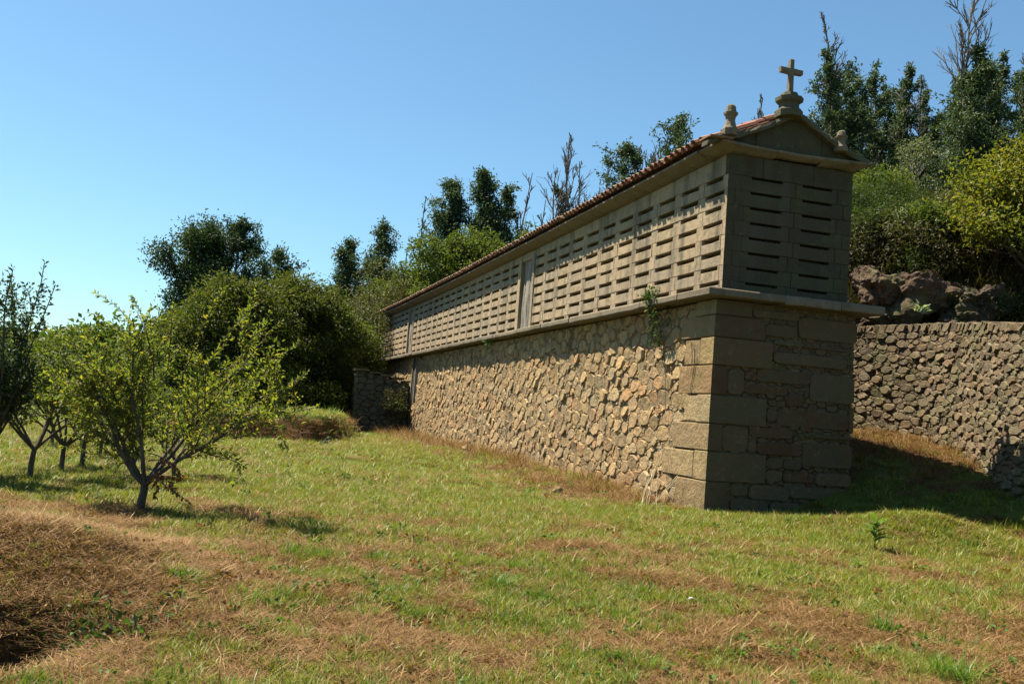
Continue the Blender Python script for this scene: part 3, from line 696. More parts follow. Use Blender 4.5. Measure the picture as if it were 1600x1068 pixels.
# roof: clay tiles, laid in columns
r = np.random.default_rng(61)
def tile_geo(w0, w1, ln, up=True, th=.012):
    """half-round tile along +u (down the slope), open below"""
    k = 4; V = []
    for (u, w) in ((0, w0), (ln, w1)):
        for rad in (w/2, w/2-th):
            for i in range(k+1):
                a = math.pi*i/k; V.append((u, rad*math.cos(a), rad*math.sin(a)*.8*(1 if up else -1)))
    m = k+1; F = []
    for i in range(k):
        F += [(i, i+1, 2*m+i+1, 2*m+i), (m+i, 3*m+i, 3*m+i+1, m+i+1), (2*m+i, 2*m+i+1, 3*m+i+1, 3*m+i), (i, m+i, m+i+1, i+1)]
    return V, F
tmesh = []
for k in range(6):
    V, F = tile_geo(.125+.008*r.random(), .155+.012*r.random(), .46); me = pmesh('roof_tile', V, F, k/6, False); me.materials.append(M['tile']); tmesh.append(me)
slope = math.atan2(RZ+.08-(HB+.15), W/2+.36)
run = (W/2+.355)/math.cos(slope)
others = Acc(); chan = Acc(); NT = 176; pitch = (L+.2)/NT
for i in range(NT):
    yc = .30+i*pitch; sg = sag(yc)
    for side in (-1, 1):
        for row in range(5):
            u = run-.46-row*.40+r.uniform(-.012, .012)+(r.uniform(0, .03) if row == 0 else 0)
            if u < -.25: continue
            lift = .03+.012+.016*(u/run)
            x = W/2+side*(u*math.cos(slope)); z = RZ+.10-u*math.sin(slope)+sg+lift*.6
            rot = Matrix.Rotation(0 if side > 0 else math.pi, 4, 'Z') @ Matrix.Rotation(slope-.04+r.normal(0, .012), 4, 'Y')
            mt = Matrix.Translation((x, yc+r.uniform(-.01, .01), z)) @ rot @ Matrix.Rotation(r.normal(0, .03), 4, 'Z')
            if row == 0 and side < 0:
                o = bpy.data.objects.new('roof_tile', tmesh[int(r.integers(6))]); C.objects.link(o); o.parent = gr
                o.matrix_parent_inverse = Matrix.Translation(-Vector(gr.location)); o.matrix_basis = mt
            else:
                V, F = tile_geo(.13, .16, .46); others.add([tuple(mt @ Vector(v)) for v in V], F, r.random())
            # channel tile between
            if row == 0:
                mt2 = Matrix.Translation((x-side*.02, yc+pitch/2, z+.02)) @ rot
                V, F = tile_geo(.15, .13, .46, False); chan.add([tuple(mt2 @ Vector(v)) for v in V], F, r.random())
o = add('upper_tiles', others.mesh('upper_tiles'), gr, M['tile']); o['kind'] = 'stuff'
o = add('channel_tiles', chan.mesh('channel_tiles'), gr, M['tile']); o['kind'] = 'stuff'
V = []
ys = np.linspace(.3, L+.25, 30)
for yy in ys:
    s = sag(yy); V += [(-.28, yy, HB+.121+s), (W/2, yy, RZ+.02+s), (W+.28, yy, HB+.121+s), (W/2, yy, RZ-.04+s)]
F = [(i*4+j, i*4+(j+1) % 4, (i+1)*4+(j+1) % 4, (i+1)*4+j) for i in range(29) for j in range(4)]+[(3, 2, 1, 0), tuple(range(116, 120))]
add('roof_deck', pmesh('roof_deck', V, F, .2), gr, M['wood'])
rt = Acc()
for i in range(int(L/.4)):
    yy = .35+i*.4; V, F = tile_geo(.19, .22, .46); rt.add([(W/2+v[1], yy+v[0], RZ+.13+sag(yy)+v[2]+.01*(i % 2)) for v in V], F, r.random())
o = add('ridge_tiles', rt.mesh('ridge_tiles'), gr, M['tile']); o['kind'] = 'stuff'
# two loose tiles that show above the raking slab, one flat under the corner slab
V, F = tile_geo(.16, .18, .46)
for (x, y, z, rz, ry) in ((.52, .16, 2.83, math.pi+.15, .42),):
    mt = Matrix.Translation((x, y, z)) @ Matrix.Rotation(rz, 4, 'Z') @ Matrix.Rotation(ry, 4, 'Y')
    put('loose_tile', ([tuple(mt @ Vector(v)) for v in V], F), ID, M['tile'], .55)
V, F = boxVF((-.50, -.30, HB+.128), (-.1, .1, HB+.150)); put('flat_tile', (V, F), ID, M['tile'], .5)

# ------------------------------------------------------------------ buttress wall in front of the far part
def wall_thing(name, origin, label, cat='wall'): return empty(name, origin, label, cat)
r = np.random.default_rng(71)
bt = wall_thing('stone_wall', (-1.3, 25.3, -3.4), 'short dark mossy stone wall jutting out from the far part of the granary base')
x0, x1, y0, y1, z0, z1 = -2.38, -.22, 25.0, 25.75, -4.0, -.86
V, F = boxVF((x0+.05, y0+.05, z0), (x1, y1, z1-.02)); V = [(a, b, c-(.38 if c > -2 and a > -1 else 0)) for a, b, c in V]
add('wall_core', pmesh('wall_core', V, F, .3), bt, M['joint'])
top = lambda u: -.84-.38*max(0, (u-x0)/(x1-x0))**1.2
cl = [np.clip(c, [-9, -9], [9, top(c.mean(0)[0])]) for c in power_cells(r, (x0, x1), (-3.7, -.84), .07, .2, .010, 1.6, 1.5, 1800) if c[:, 1].min() < top(c.mean(0)[0])-.05]
rubble(cl, lambda u, v, d: (u, y0+.05-d, v), bt, M['dark_granite'], lambda p: 1, 'stone', 'small_stones', (.01, .04), 200, None, r)
cl = power_cells(r, (y0, y1), (-3.7, -.86), .08, .17, .010, 1.5, 1.5, 800)
rubble(cl, lambda u, v, d: (x0+.05-d, u, v), bt, M['field'], lambda p: 1, 'stone', 'small_stones', (.01, .05), 60, None, r)
x = x0-.06
while x < x1-.1:
    x2 = min(x+.4+.2*r.random(), x1); zt = top(x)+.01
    V, F = boxVF((x+.01, y0-.05, zt-.02), (x2, y1+.03, zt+.06), .012, r)
    add('coping_stone', pmesh('coping_stone', V, F, r.random()), bt, M['field']); x = x2

# ------------------------------------------------------------------ yard wall on the right
pts = [(1150, 24.0), (1250, 23.3), (1345, 22.3), (1442, 21.2), (1500, 20.0), (1535, 18.8), (1582, 17.5), (1640, 16.6), (1720, 15.6), (1850, 14.8)]
P2 = np.array([spot(*p) for p in pts])
TOPZ = np.array([zat(px, 507-(px-1345)*.025 if px > 1345 else 507, D) for px, D in pts])
# smooth the plan curve
t = np.concatenate([[0], np.cumsum(np.hypot(*np.diff(P2, axis=0).T))]); ts = np.linspace(0, t[-1], 120)
cx_, cy_ = np.interp(ts, t, P2[:, 0]), np.interp(ts, t, P2[:, 1])
tz_ = np.interp(ts, t, TOPZ)-.10
for _ in range(4):
    tz_[1:-1] = (tz_[:-2]+tz_[1:-1]*2+tz_[2:])/4
    cx_[1:-1] = (cx_[:-2]+cx_[1:-1]*2+cx_[2:])/4; cy_[1:-1] = (cy_[:-2]+cy_[1:-1]*2+cy_[2:])/4
sl = np.concatenate([[0], np.cumsum(np.hypot(np.diff(cx_), np.diff(cy_)))]); SL = sl[-1]
tx, ty = np.gradient(cx_, sl), np.gradient(cy_, sl); tn = np.hypot(tx, ty); tx /= tn; ty /= tn
nxv, nyv = ty, -tx                                              # towards the yard
if (nxv[60]*(CAM[0]-cx_[60])+nyv[60]*(CAM[1]-cy_[60])) < 0: nxv, nyv = -nxv, -nyv
def yard(u, v, d):
    x = np.interp(u, sl, cx_); y = np.interp(u, sl, cy_); a = np.interp(u, sl, nxv); b = np.interp(u, sl, nyv)
    d = d+.10*(-v/2.8)                                          # batter
    return (float(x+a*d), float(y+b*d), float(v+np.interp(u, sl, tz_)*min(1, max(0, (v+3)/3))))
WT = .10
yw = wall_thing('yard_wall', (float(cx_[60]), float(cy_[60]), -2.5), 'curved dry stone yard wall of rounded field stones behind and right of the granary')
V = []
for u in np.linspace(0, SL, 60):
    for (d, v) in ((0, -3.9), (0, WT-.03), (-.55, WT-.03), (-.55, -3.9)): V.append(yard(u, v, d))
F = [(i*4+j, i*4+(j+1) % 4, (i+1)*4+(j+1) % 4, (i+1)*4+j) for i in range(59) for j in range(4)]+[(3, 2, 1, 0), tuple(range(236, 240))]
add('wall_core', pmesh('wall_core', V, F, .3), yw, M['joint'])
r = np.random.default_rng(81)
cl = power_cells(r, (0, SL), (-3.1, WT-.13), .030, .17, .005, 2.0, 2.2, 16000, .08)
def vis(p):
    d = p-CAM; s = 800+FPX*(d@RT)/(d@FW); return 1. if 1320 < s < 1640 else .2
rubble(cl, yard, yw, M['field'], vis, 'stone', 'small_stones', (.01, .065), 290, None, r, .80)
u = 0; cap = Acc(); nc = 0
while u < SL-.1:                                                # slanting cap stones
    w_ = .05+.16*r.random()**1.6; zt = WT+.012*r.normal()
    lean = .10*r.random()
    P = [(u, WT-.13-.04*r.random()), (u+w_*.9, WT-.13-.04*r.random()), (u+w_+lean, zt-.03*r.random()), (u+w_*.5+lean, zt+.01*r.random()), (u+lean+.01, zt-.03*r.random())]
    V, F = pillow(P, -.45, .01+.05*r.random(), r, .92); VV = [yard(*v) for v in V]
    s = vis(np.array(yard(u, 0, 0)))
    if s > .5 and nc < 120: add('cap_stone', pmesh('cap_stone', VV, F, r.random()), yw, M['field']); nc += 1
    else: cap.add(VV, F, r.random())
    u += w_
o = add('far_cap_stones', cap.mesh('far_cap_stones'), yw, M['field']); o['kind'] = 'stuff'
#--PART2--
# ------------------------------------------------------------------ plant builders
def ortho(d):
    a = np.array([0, 0, 1.]) if abs(d[2]) < .9 else np.array([1., 0, 0]); x = np.cross(d, a); x /= np.linalg.norm(x); return x, np.cross(d, x)
def tubes(name, br, sides=5):
    Vs = []; Fs = []; o = 0
    for P, R in br:
        P = np.asarray(P); R = np.asarray(R); k = sides if R[0] > .02 else 3; n = len(P)
        T = np.gradient(P, axis=0); T /= np.linalg.norm(T, axis=1)[:, None]+1e-9
        x, y = ortho(T[0]); an = np.arange(k)*2*math.pi/k
        ring = np.cos(an)[:, None]*x+np.sin(an)[:, None]*y
        Vs.append((P[:, None, :]+R[:, None, None]*ring[None]).reshape(-1, 3))
        i = np.arange(n-1)[:, None]*k; j = np.arange(k)[None]; j2 = (j+1) % k
        Fs.append(np.stack([i+j, i+j2, i+k+j2, i+k+j], -1).reshape(-1, 4)+o); o += n*k
    return nmesh(name, np.concatenate(Vs), np.concatenate(Fs), smooth=True)
def leaves(name, P, Dr, ln, wd, r, tint=None, fold=.25, up=.5):
    """folded leaf blades: base, two sides, tip"""
    P = np.asarray(P); n = len(P); D = np.asarray(Dr)+0.
    D /= np.linalg.norm(D, axis=1)[:, None]+1e-9
    U = r.normal(0, 1, (n, 3)); U[:, 2] += up*2; S = np.cross(D, U); S /= np.linalg.norm(S, axis=1)[:, None]+1e-9
    Nn = np.cross(S, D); L_ = (ln*(.65+.7*r.random(n)))[:, None]; Wd = (wd*(.7+.6*r.random(n)))[:, None]
    mid = P+D*L_*.45; a = mid+S*Wd*.5+Nn*Wd*fold; b = mid-S*Wd*.5+Nn*Wd*fold; tip = P+D*L_-Nn*L_*.12
    V = np.stack([P, a, tip, b], 1).reshape(-1, 3); i = np.arange(n)*4
    F = np.concatenate([np.stack([i, i+1, i+2], 1), np.stack([i, i+2, i+3], 1)])
    t = r.random(n) if tint is None else tint
    return nmesh(name, V, F, np.repeat(np.clip(t, 0, 1), 4))
def rdir(r, n): v = r.normal(0, 1, (n, 3)); return v/np.linalg.norm(v, axis=1)[:, None]
def limb(r, p, d, ln, n=7, wob=.12, trop=(0, 0, .0)):
    d = np.array(d, float); d /= np.linalg.norm(d); P = [np.array(p, float)]
    for i in range(n):
        d = d+r.normal(0, wob, 3)+np.array(trop)/n; d /= np.linalg.norm(d); P.append(P[-1]+d*ln/n)
    return np.array(P)
def along(P, t):
    k = t*(len(P)-1); i = min(int(k), len(P)-2); f = k-i; d = P[i+1]-P[i]; return P[i]*(1-f)+P[i+1]*f, d/np.linalg.norm(d)
def side_dir(r, d, ang, up=0):
    x, y = ortho(d); a = r.random()*2*math.pi; v = d*math.cos(ang)+(x*math.cos(a)+y*math.sin(a))*math.sin(ang); v[2] += up; return v/np.linalg.norm(v)
def plant(name, loc, label, cat, group, trunk, crown, tm, cm, tname='trunk', cname='crown', extra=()):
    e = empty(name, loc, label, cat, group)
    if trunk is not None: add(tname, trunk, e, tm, False)
    if crown is not None: add(cname, crown, e, cm, False)
    for nm, me, mm in extra: add(nm, me, e, mm, False)
    return e
_pc = {}
def copyplant(src, loc, rz, sc_, label, szz=None):
    """another individual: same parts, shared meshes"""
    c = src.copy(); C.objects.link(c); c.location = loc; c.rotation_euler = (0, 0, rz); c.scale = (sc_, sc_, szz or sc_); c['label'] = label
    for ch in src.children:
        d = ch.copy(); C.objects.link(d); d.parent = c
    return c

# vase-shaped fruit tree: short trunk, spreading limbs, leafy whips
def fruit_tree(r, limbs, trunk_h, rad, leaf, lw, per, sub=7, whip=.5, droop=-.1, ntw=4, bare=.25):
    br = []; LP = []; LD = []
    tk = limb(r, (0, 0, -.1), (.03, 0, 1), trunk_h+.1, 5, .05); br.append((tk, np.linspace(rad*1.25, rad*.95, 6)))
    def leafy(P, t0, spacing):
        ln = np.linalg.norm(np.diff(P, axis=0), axis=1).sum(); n = max(2, int(ln*(1-t0)/spacing))
        for t in np.linspace(t0, 1, n):
            p, d = along(P, min(t, .999)); 
            for _ in range(per):
                v = side_dir(r, d, .6+.6*r.random(), .05); LP.append(p+v*.012+r.normal(0, .008, 3)); LD.append(v)
    for (dx, dy, dz, ln, s) in limbs:
        P = limb(r, tk[-1], (dx, dy, dz), ln, 9, .09, (0, 0, .25)); br.append((P, np.linspace(rad*.62, .006, 10)))
        leafy(P, .45, leaf*.55)
        for k in range(int(sub*s)):
            t = bare+.72*r.random()**.8*1.0; t = min(t, .97); p, d = along(P, t)
            v = side_dir(r, d, .5+.5*r.random(), .12); l2 = whip*(.6+.9*r.random())*(1.15-t*.5)
            Q = limb(r, p, v, l2, 6, .13, (0, 0, droop+.3*r.random())); br.append((Q, np.linspace(.011*(1.3-t), .003, 7))); leafy(Q, .12, leaf*.5)
            for j in range(ntw):
                p2, d2 = along(Q, .15+.8*r.random()); v2 = side_dir(r, d2, .6+.5*r.random(), .08); R2 = limb(r, p2, v2, l2*.45*(.5+r.random()), 4, .14, (0, 0, droop))
                br.append((R2, np.linspace(.004, .002, 5))); leafy(R2, .05, leaf*.5)
    LP = np.array(LP); LD = np.array(LD)
    return tubes('trunk', br, 8), leaves('crown', LP, LD, leaf, lw, r)
def in_view(a, b, c): return RT*a+FW*b*np.array([1, 1, 0])+np.array([0, 0, c])

def stem_to(P, Ht, lean=0):
    e = np.array([-RT[0]*.03*Ht+lean*Ht, -RT[1]*.03*Ht, Ht]); return P+(e-P[-1])*np.linspace(0, 1, len(P))[:, None]
# tall gum tree: clumps of leaves on short ascending branches round a long thin stem
def gum_tree(r, Ht, spread, n_br, clumps, leaf, t_low=.25, t_high=.98, bare_top=0., dens=70, crad=.42, lean=.02, rad=None, droop=.2, fullness=1., cone=False):
    br = []; LP = []; LD = []; T = []
    rad = rad or Ht*.012
    P = stem_to(limb(r, (0, 0, -.5), (lean, 0, 1), Ht+.5, 12, .05, (0, 0, .1)), Ht, lean); br.append((P, np.linspace(rad, rad*.10, 13)))
    for k in range(n_br):
        t = t_low+(t_high-t_low)*(k+r.random())/n_br; p, d = along(P, t)
        tt = (t-t_low)/(t_high-t_low); w_ = spread*(math.sin(math.pi*min(1, .18+.82*tt))**.7*(1-.35*tt)+.12)*(.55+.7*r.random())
        if cone: w_ = spread*(.16+.95*(1-tt)**.8)*(.45+.8*r.random())
        Q = limb(r, p, side_dir(r, d, .75+.35*r.random(), .25), w_, 5, .16, (0, 0, .5)); br.append((Q, np.linspace(rad*.32*(1.2-t), .012, 6)))
        nt_ = (3+int(4*min(1, w_/spread*1.3)))*(clumps > 1) + 3*(clumps < 2)
        for j in range(nt_+1):
            if j == 0: R2 = Q[2:]
            else:
                p2, d2 = along(Q, .25+.72*r.random()); R2 = limb(r, p2, side_dir(r, d2, .75, .15), (.25+w_*.42)*(.6+.7*r.random()), 4, .18, (0, 0, .15)); br.append((R2, np.linspace(max(.012, rad*.10), .008, 5)))
            if t < 1-bare_top and r.random() < .92:
                n = int(dens*(.35+1.1*r.random())*fullness*(.4+crad*1.6)*(1.1-.35*tt)); tt_ = r.random(n)**.75*.999; k_ = tt_*(len(R2)-1); i_ = np.minimum(k_.astype(int), len(R2)-2); f_ = (k_-i_)[:, None]
                q0 = R2[i_]*(1-f_)+R2[i_+1]*f_; q = r.normal(0, 1, (n, 3))*crad*(.34 if not cone else .30)*(1.1-.4*tt)*np.array([1, 1, .8])
                LP.append(q0+q); dd = rdir(r, n)+q/crad*.5; dd[:, 2] -= droop; LD.append(dd); T.append(np.clip(r.random()*.55+.5*r.random(n), 0, 1))
    cr = leaves('crown', np.concatenate(LP), np.concatenate(LD), leaf*.8, leaf*.34, r, np.concatenate(T), up=.3) if LP else None
    return tubes('trunk', br, 6), cr
# bare, burnt tree: only twigs
def bare_tree(r, Ht, spread, n_br, up=.35, rad=None, lean=.0, t0=.3):
    n_br = int(n_br*1.7); br = []; rad = rad or Ht*.009
    P = stem_to(limb(r, (0, 0, -.5), (lean, 0, 1), Ht+.5, 12, .06, (0, 0, .1)), Ht, lean); br.append((P, np.linspace(rad, .022, 13)))
    for k in range(n_br):
        t = t0+(1-t0)*(k+r.random())/n_br*.97; p, d = along(P, t); w_ = spread*(.22+1.9*(1-t))*(.6+.8*r.random())
        Q = limb(r, p, side_dir(r, d, .55+.35*r.random(), up), w_, 6, .09, (0, 0, .9)); br.append((Q, np.linspace(rad*.38*(1.25-t)+.01, .018, 7)))
        for j in range(5):
            p2, d2 = along(Q, .2+.7*r.random()); R2 = limb(r, p2, side_dir(r, d2, .55, .15), w_*.45, 4, .12, (0, 0, .4)); br.append((R2, np.linspace(.022, .013, 5)))
            for _ in range(2):
                p3, d3 = along(R2, .3+.6*r.random()); R3 = limb(r, p3, side_dir(r, d3, .5, .1), w_*.22, 3, .12); br.append((R3, np.linspace(.013, .010, 4)))
    return tubes('trunk', br, 6), None
# broad crowned tree or bush from uneven lobes
def lobed(r, Ht, Wd, lobes, dens, leaf, base=.15, trunk=True, flat=.8, lw=.55, out=.6, shell=.5, top=1.):
    br = []; LP = []; LD = []; T = []
    z0 = Ht*base
    if trunk:
        tk = limb(r, (0, 0, -.5), (0, 0, 1), z0+.5+Ht*.2, 5, .06); br.append((tk, np.linspace(Ht*.035, Ht*.02, 6)))
    for k in range(lobes):
        f = (k+.5)/lobes; a = k*2.399+r.random(); zz = z0+(Ht*top-z0)*(.12+.80*r.random()**.75)
        h = (zz-z0)/(Ht-z0); rr_ = Wd*.5*math.sqrt(max(.04, 1-(2*max(h, .3)-1+.08)**2))*(.25+.62*r.random()**.5)
        c = np.array([rr_*math.cos(a), rr_*math.sin(a), zz]); R = Wd*(.12+.12*r.random())
        if trunk: br.append((limb(r, tk[-1-int(r.integers(2))], c-tk[-1], np.linalg.norm(c-tk[-1])*.95, 6, .10), np.linspace(Ht*.012, .012, 7)))
        n = int(dens*R*R*12); u = rdir(r, n); rad = R*(shell+(1.05-shell)*r.random((n, 1))**.6)*(1+.22*np.sin(u[:, :1]*5+k)*np.cos(u[:, 1:2]*4))
        sub = 1+.25*np.sign(np.sin(u[:, :1]*9+k*2)*np.sin(u[:, 2:]*8)); keep = r.random(n) < (.65+.35*np.sin(u[:, 0]*7+k)*np.sin(u[:, 2]*6+2*k))
        q = u*rad*sub**.4*np.array([1, 1, flat]); q = q[keep]; u = u[keep]
        q = q[c[2]+q[:, 2] > .02]; m_ = len(q)
        LP.append(c+q); dd = rdir(r, m_)+q/R*out; LD.append(dd); T.append(np.clip(.25*r.random()+.25+.5*r.random(m_)*1.0+.15*(q[:, 2]/R), 0, 1))
    return (tubes('trunk', br, 6) if br else None), leaves('crown', np.concatenate(LP), np.concatenate(LD), leaf, leaf*lw, r, np.concatenate(T))

def hit(px, py):                                                # where the sight line of a photograph point meets the ground
    d = ray(px, py); n = math.hypot(d[0], d[1]); t = np.arange(4, 120, .1)/n
    P = CAM+t[:, None]*d; k = np.nonzero(P[:, 2] < H(P[:, 0], P[:, 1]))[0]; k = k[k > 180]
    return tuple(P[k[0]]) if len(k) else (*spot(px, 60), zat(px, py, 60))
def place(px, D, dz=0):
    x, y = spot(px, D); return (x, y, h1(x, y)+dz)
def height(px, ytop, D):
    x, y = spot(px, D); return zat(px, ytop, D)-h1(x, y)

# ------------------------------------------------------------------ the fruit tree on the lawn
r = np.random.default_rng(101)
lim = [(-.6, .1, .95, 1.6, 1.3), (-1.05, -.3, .8, 1.45, 1.2), (.02, -.2, 1.0, 1.6, 1.2), (.62, .1, .85, 2.15, 1.7), (1.0, -.15, .72, 2.15, 1.8), (.25, .55, .9, 1.6, 1.1), (-.85, .55, .8, 1.45, 1.1)]
lim = [(*(in_view(a, b, 0)[:2]), c, l, s_) for a, b, c, l, s_ in lim]
x, y = -8.14, -3.0
tk, cr_ = fruit_tree(r, lim, .26, .040, .052, .026, 2, 12, .55, .05, 3, .12)
ft = plant('fruit_tree', (x, y, h1(x, y)), 'spreading young fruit tree alone on the lawn, forked trunk and yellow-green leaves', 'fruit tree', 'orchard fruit trees', tk, cr_, M['bark'], M['fruit_leaf'])
# long arching whips at the upper left and right of its crown
br = []; LP = []; LD = []
for (a0, c0_, a1, c1, bow) in [(-.05, 1.35, -.70, 2.27, .22), (-.1, 1.2, -.78, 2.08, .20), (-.2, 1.15, -.88, 1.92, .14), (-.35, 1.1, -1.08, 1.88, .12), (-.5, .9, -1.15, 1.5, .05), (.15, 1.3, .12, 2.2, .0), (.3, 1.3, .68, 2.34, .06), (.5, 1.4, .95, 2.2, .05),
        (.8, 1.15, 1.46, 1.78, -.02), (.85, .95, 1.56, 1.42, -.05), (.75, .8, 1.38, 1.15, -.03), (.8, 1.3, 1.3, 2.0, .04), (-.02, .5, -.12, 2.0, 0), (.9, .75, 1.25, .85, -.03), (.0, 1.4, -.30, 2.25, .1), (.6, 1.2, 1.1, 1.62, 0)]:
    dp = r.uniform(-.25, .25); t_ = np.linspace(0, 1, 10); Q = np.array([in_view(a0+(a1-a0)*t**(1+abs(bow)*2.2), dp*t, c0_+(c1-c0_)*t+bow*math.sin(t*2.6)*.9*(t < 2)) for t in t_]); Q[:, 2] -= bow*math.sin(2.6)*.9*t_
    Q += r.normal(0, .006, Q.shape); br.append((Q, np.linspace(.010, .003, 10))); ln = np.linalg.norm(Q[-1]-Q[0])
    for t in np.linspace(.05, .999, int(ln/.0135)):
        p, d = along(Q, t); v = side_dir(r, d, .8+.5*r.random(), .05); LP.append(p); LD.append(v)
add('whip', tubes('whip', br, 5), ft, M['bark'], False)
add('whip_leaves', leaves('whip_leaves', LP, LD, .05, .023, r), ft, M['fruit_leaf'], False)
# withered branch with brown leaves at its foot
r = np.random.default_rng(102); br = []; LP = []; LD = []
for k in range(7):
    Q = limb(r, in_view(.05, -.05, .35+.08*k*(k < 4)), in_view(.5+.3*r.random(), -.2+.4*r.random(), .15*r.normal()), .35+.25*r.random(), 7, .15, (0, 0, -1.2)); br.append((Q, np.linspace(.008, .003, 8)))
    for t in np.linspace(.3, .999, 16):
        p, d = along(Q, t); LP.append(p); LD.append(side_dir(r, d, 1., -.5))
add('withered_branch', tubes('withered_branch', br, 4), ft, M['bark_dead'], False); add('withered_leaves', leaves('withered_leaves', LP, LD, .06, .035, r), ft, M['dead_leaf'], False)

# the orchard behind
protos = []
for k in range(3):
    r = np.random.default_rng(110+k); L_ = []
    for i in range(7):
        a = i*2.4+r.random(); u_ = .5+.5*r.random(); L_.append((math.cos(a)*u_, math.sin(a)*u_, .9, 1.1+.5*r.random(), 1))
    protos.append(fruit_tree(r, L_, .38, .033, .06, .034, 2, 10, .5, -.05, 3))
orch = [(62, 737, 14.0, 505, 1, 'small orchard tree with a single straight trunk just right of the dark columnar one'),
        (108, 733, 15.2, 520, 2, 'thin-stemmed orchard tree second from the dark columnar one, behind the lone tree'),
        (142, 723, 16.6, 530, 0, 'dark low-forked orchard tree in its own round shadow, left of the lone tree'),
        (168, 712, 19.5, 560, 1, 'smallest orchard tree, farthest back, seen under the left limb of the lone tree'),
        (284, 737, 15.2, 600, 2, 'orchard bush tree half hidden behind the right limb of the lone tree'),
        (92, 705, 22.0, 545, 0, 'distant orchard tree behind the left-hand row, trunk out of sight'),
        (205, 700, 24.0, 560, 2, 'distant rounded orchard tree seen through the crown of the lone tree')]
first = {}
for (px, py, D, yt, k, lab) in orch:
    loc = place(px, D); hh_ = zat(px, yt, D)-loc[2]; s_ = hh_/2.0
    if k not in first:
        e = plant('fruit_tree', loc, lab, 'fruit tree', 'orchard fruit trees', *protos[k], M['bark'], M['orchard_leaf']); e.scale = (s_, s_, s_); first[k] = e
    else: copyplant(first[k], loc, px*.7, s_, lab)
# dark columnar tree at the left edge
r = np.random.default_rng(120)
L_ = [(math.cos(a)*.22, math.sin(a)*.22, 1, 2.3-.25*(i % 3), 1) for i, a in enumerate(np.arange(0, 6.2, .8))]+[(math.cos(a)*.35, math.sin(a)*.35, 1, 1.2, 1) for a in np.arange(.4, 6.2, 1.5)]
tk, cr_ = fruit_tree(r, L_, .5, .03, .055, .028, 2, 9, .34, .3, 3, .08)
loc = place(2, 13.2); plant('columnar_tree', loc, 'dark upright leafy tree at the left edge with a spire of whips', 'tree', None, tk, cr_, M['bark'], M['dark_leaf']).scale = (.98,)*3

# ------------------------------------------------------------------ trees behind, left half
def T(name, px, D, ytop, gen, label, cat, group, tm, cm, rz=0, wide=None, dz=0):
    loc = place(px, D, dz); e = plant(name, loc, label, cat, group, *gen, tm, cm); e.rotation_euler = (0, 0, rz); return e
G1 = 'trees closing the view left of the granary'
r = np.random.default_rng(130); h_ = height(293, 378, 62)
T('gum_tree', 293, 62, 342, gum_tree(r, h_, 3.7, 44, 3, .26, .22, .99, dens=95, crad=.95, rad=.28), 'tall dark rounded gum tree, left one of the pair above the chestnuts', 'tree', G1, M['bark'], M['dark_leaf'])
r = np.random.default_rng(131); h_ = height(362, 348, 60)
T('gum_tree', 362, 60, 320, gum_tree(r, h_, 2.6, 34, 2, .24, .25, .99, dens=60, crad=.6, rad=.2), 'tallest loose gum tree with sky showing through its top, beside the dark rounded one', 'tree', G1, M['bark'], M['dark_leaf'])
r = np.random.default_rng(132); h_ = height(408, 395, 58)
T('gum_tree', 412, 58, 400, gum_tree(r, h_, 2.4, 22, 2, .25, .4, .99, dens=40, crad=.55, rad=.15), 'slender gum tree with ragged top peeping over the middle chestnut', 'tree', G1, M['bark'], M['dark_leaf'])
for i, (px, D, yt, wd, lab) in enumerate([(350, 40, 428, 5.2, 'broad chestnut tree with a sunlit yellow-green dome, directly behind the lone fruit tree'), (468, 42, 436, 4.6, 'round-topped chestnut tree over the grassy terrace, middle of the dark mass'),
                                     (268, 44, 492, 4.4, 'lower chestnut tree at the left end of the dark mass'), (410, 47, 474, 4.4, 'chestnut tree filling the gap between the two domed ones'), (526, 45, 488, 3.8, 'dark chestnut tree close to the left end of the granary')]):
    r = np.random.default_rng(140+i); h_ = height(px, yt, D)
    T('chestnut_tree', px, D, yt, lobed(r, h_, wd, 40, 125, .15, .04, flat=.7, lw=.45, shell=.35), lab, 'tree', G1, M['bark'], M['chestnut_leaf'])
for i, (px, D, yt, wd, lab) in enumerate([(505, 52, 478, 5, 'dense dark broadleaf tree behind the terrace, below the slender spires'), (600, 56, 440, 5, 'dark bushy tree rising straight behind the far end of the granary')]):
    r = np.random.default_rng(150+i); h_ = height(px, yt, D)
    T('broadleaf_tree', px, D, yt, lobed(r, h_, wd, 36, 90, .18, .03), lab, 'tree', G1, M['bark'], M['broad_leaf'])
# undergrowth closing the foot of that wood
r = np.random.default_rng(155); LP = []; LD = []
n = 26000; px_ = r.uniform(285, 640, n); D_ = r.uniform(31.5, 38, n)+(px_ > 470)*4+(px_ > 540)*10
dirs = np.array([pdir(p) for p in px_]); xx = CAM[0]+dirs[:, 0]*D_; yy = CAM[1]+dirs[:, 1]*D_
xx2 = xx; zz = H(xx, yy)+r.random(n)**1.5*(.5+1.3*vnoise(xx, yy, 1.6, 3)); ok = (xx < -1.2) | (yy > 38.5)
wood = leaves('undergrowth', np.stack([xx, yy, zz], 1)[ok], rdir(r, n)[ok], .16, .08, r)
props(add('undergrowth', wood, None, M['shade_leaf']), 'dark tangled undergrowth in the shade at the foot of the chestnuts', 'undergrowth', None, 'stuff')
r = np.random.default_rng(160)
G2 = 'trees rising behind the granary roof'
def gum(px, D, yt, seed, label, spread=1.3, nb=14, cl=2, cr=.5, dens=40, low=.25, bt=0, m='gum_leaf', grp=G2, leaf=.24, lean=0, bark='bark'):
    r = np.random.default_rng(seed); h_ = height(px, yt, D)
    return T('gum_tree', px, D, yt, gum_tree(r, h_, spread, nb, cl, leaf, low, .99, bt, dens, cr, lean, h_*.011, cone=True), label, 'tree', grp, M[bark], M[m])
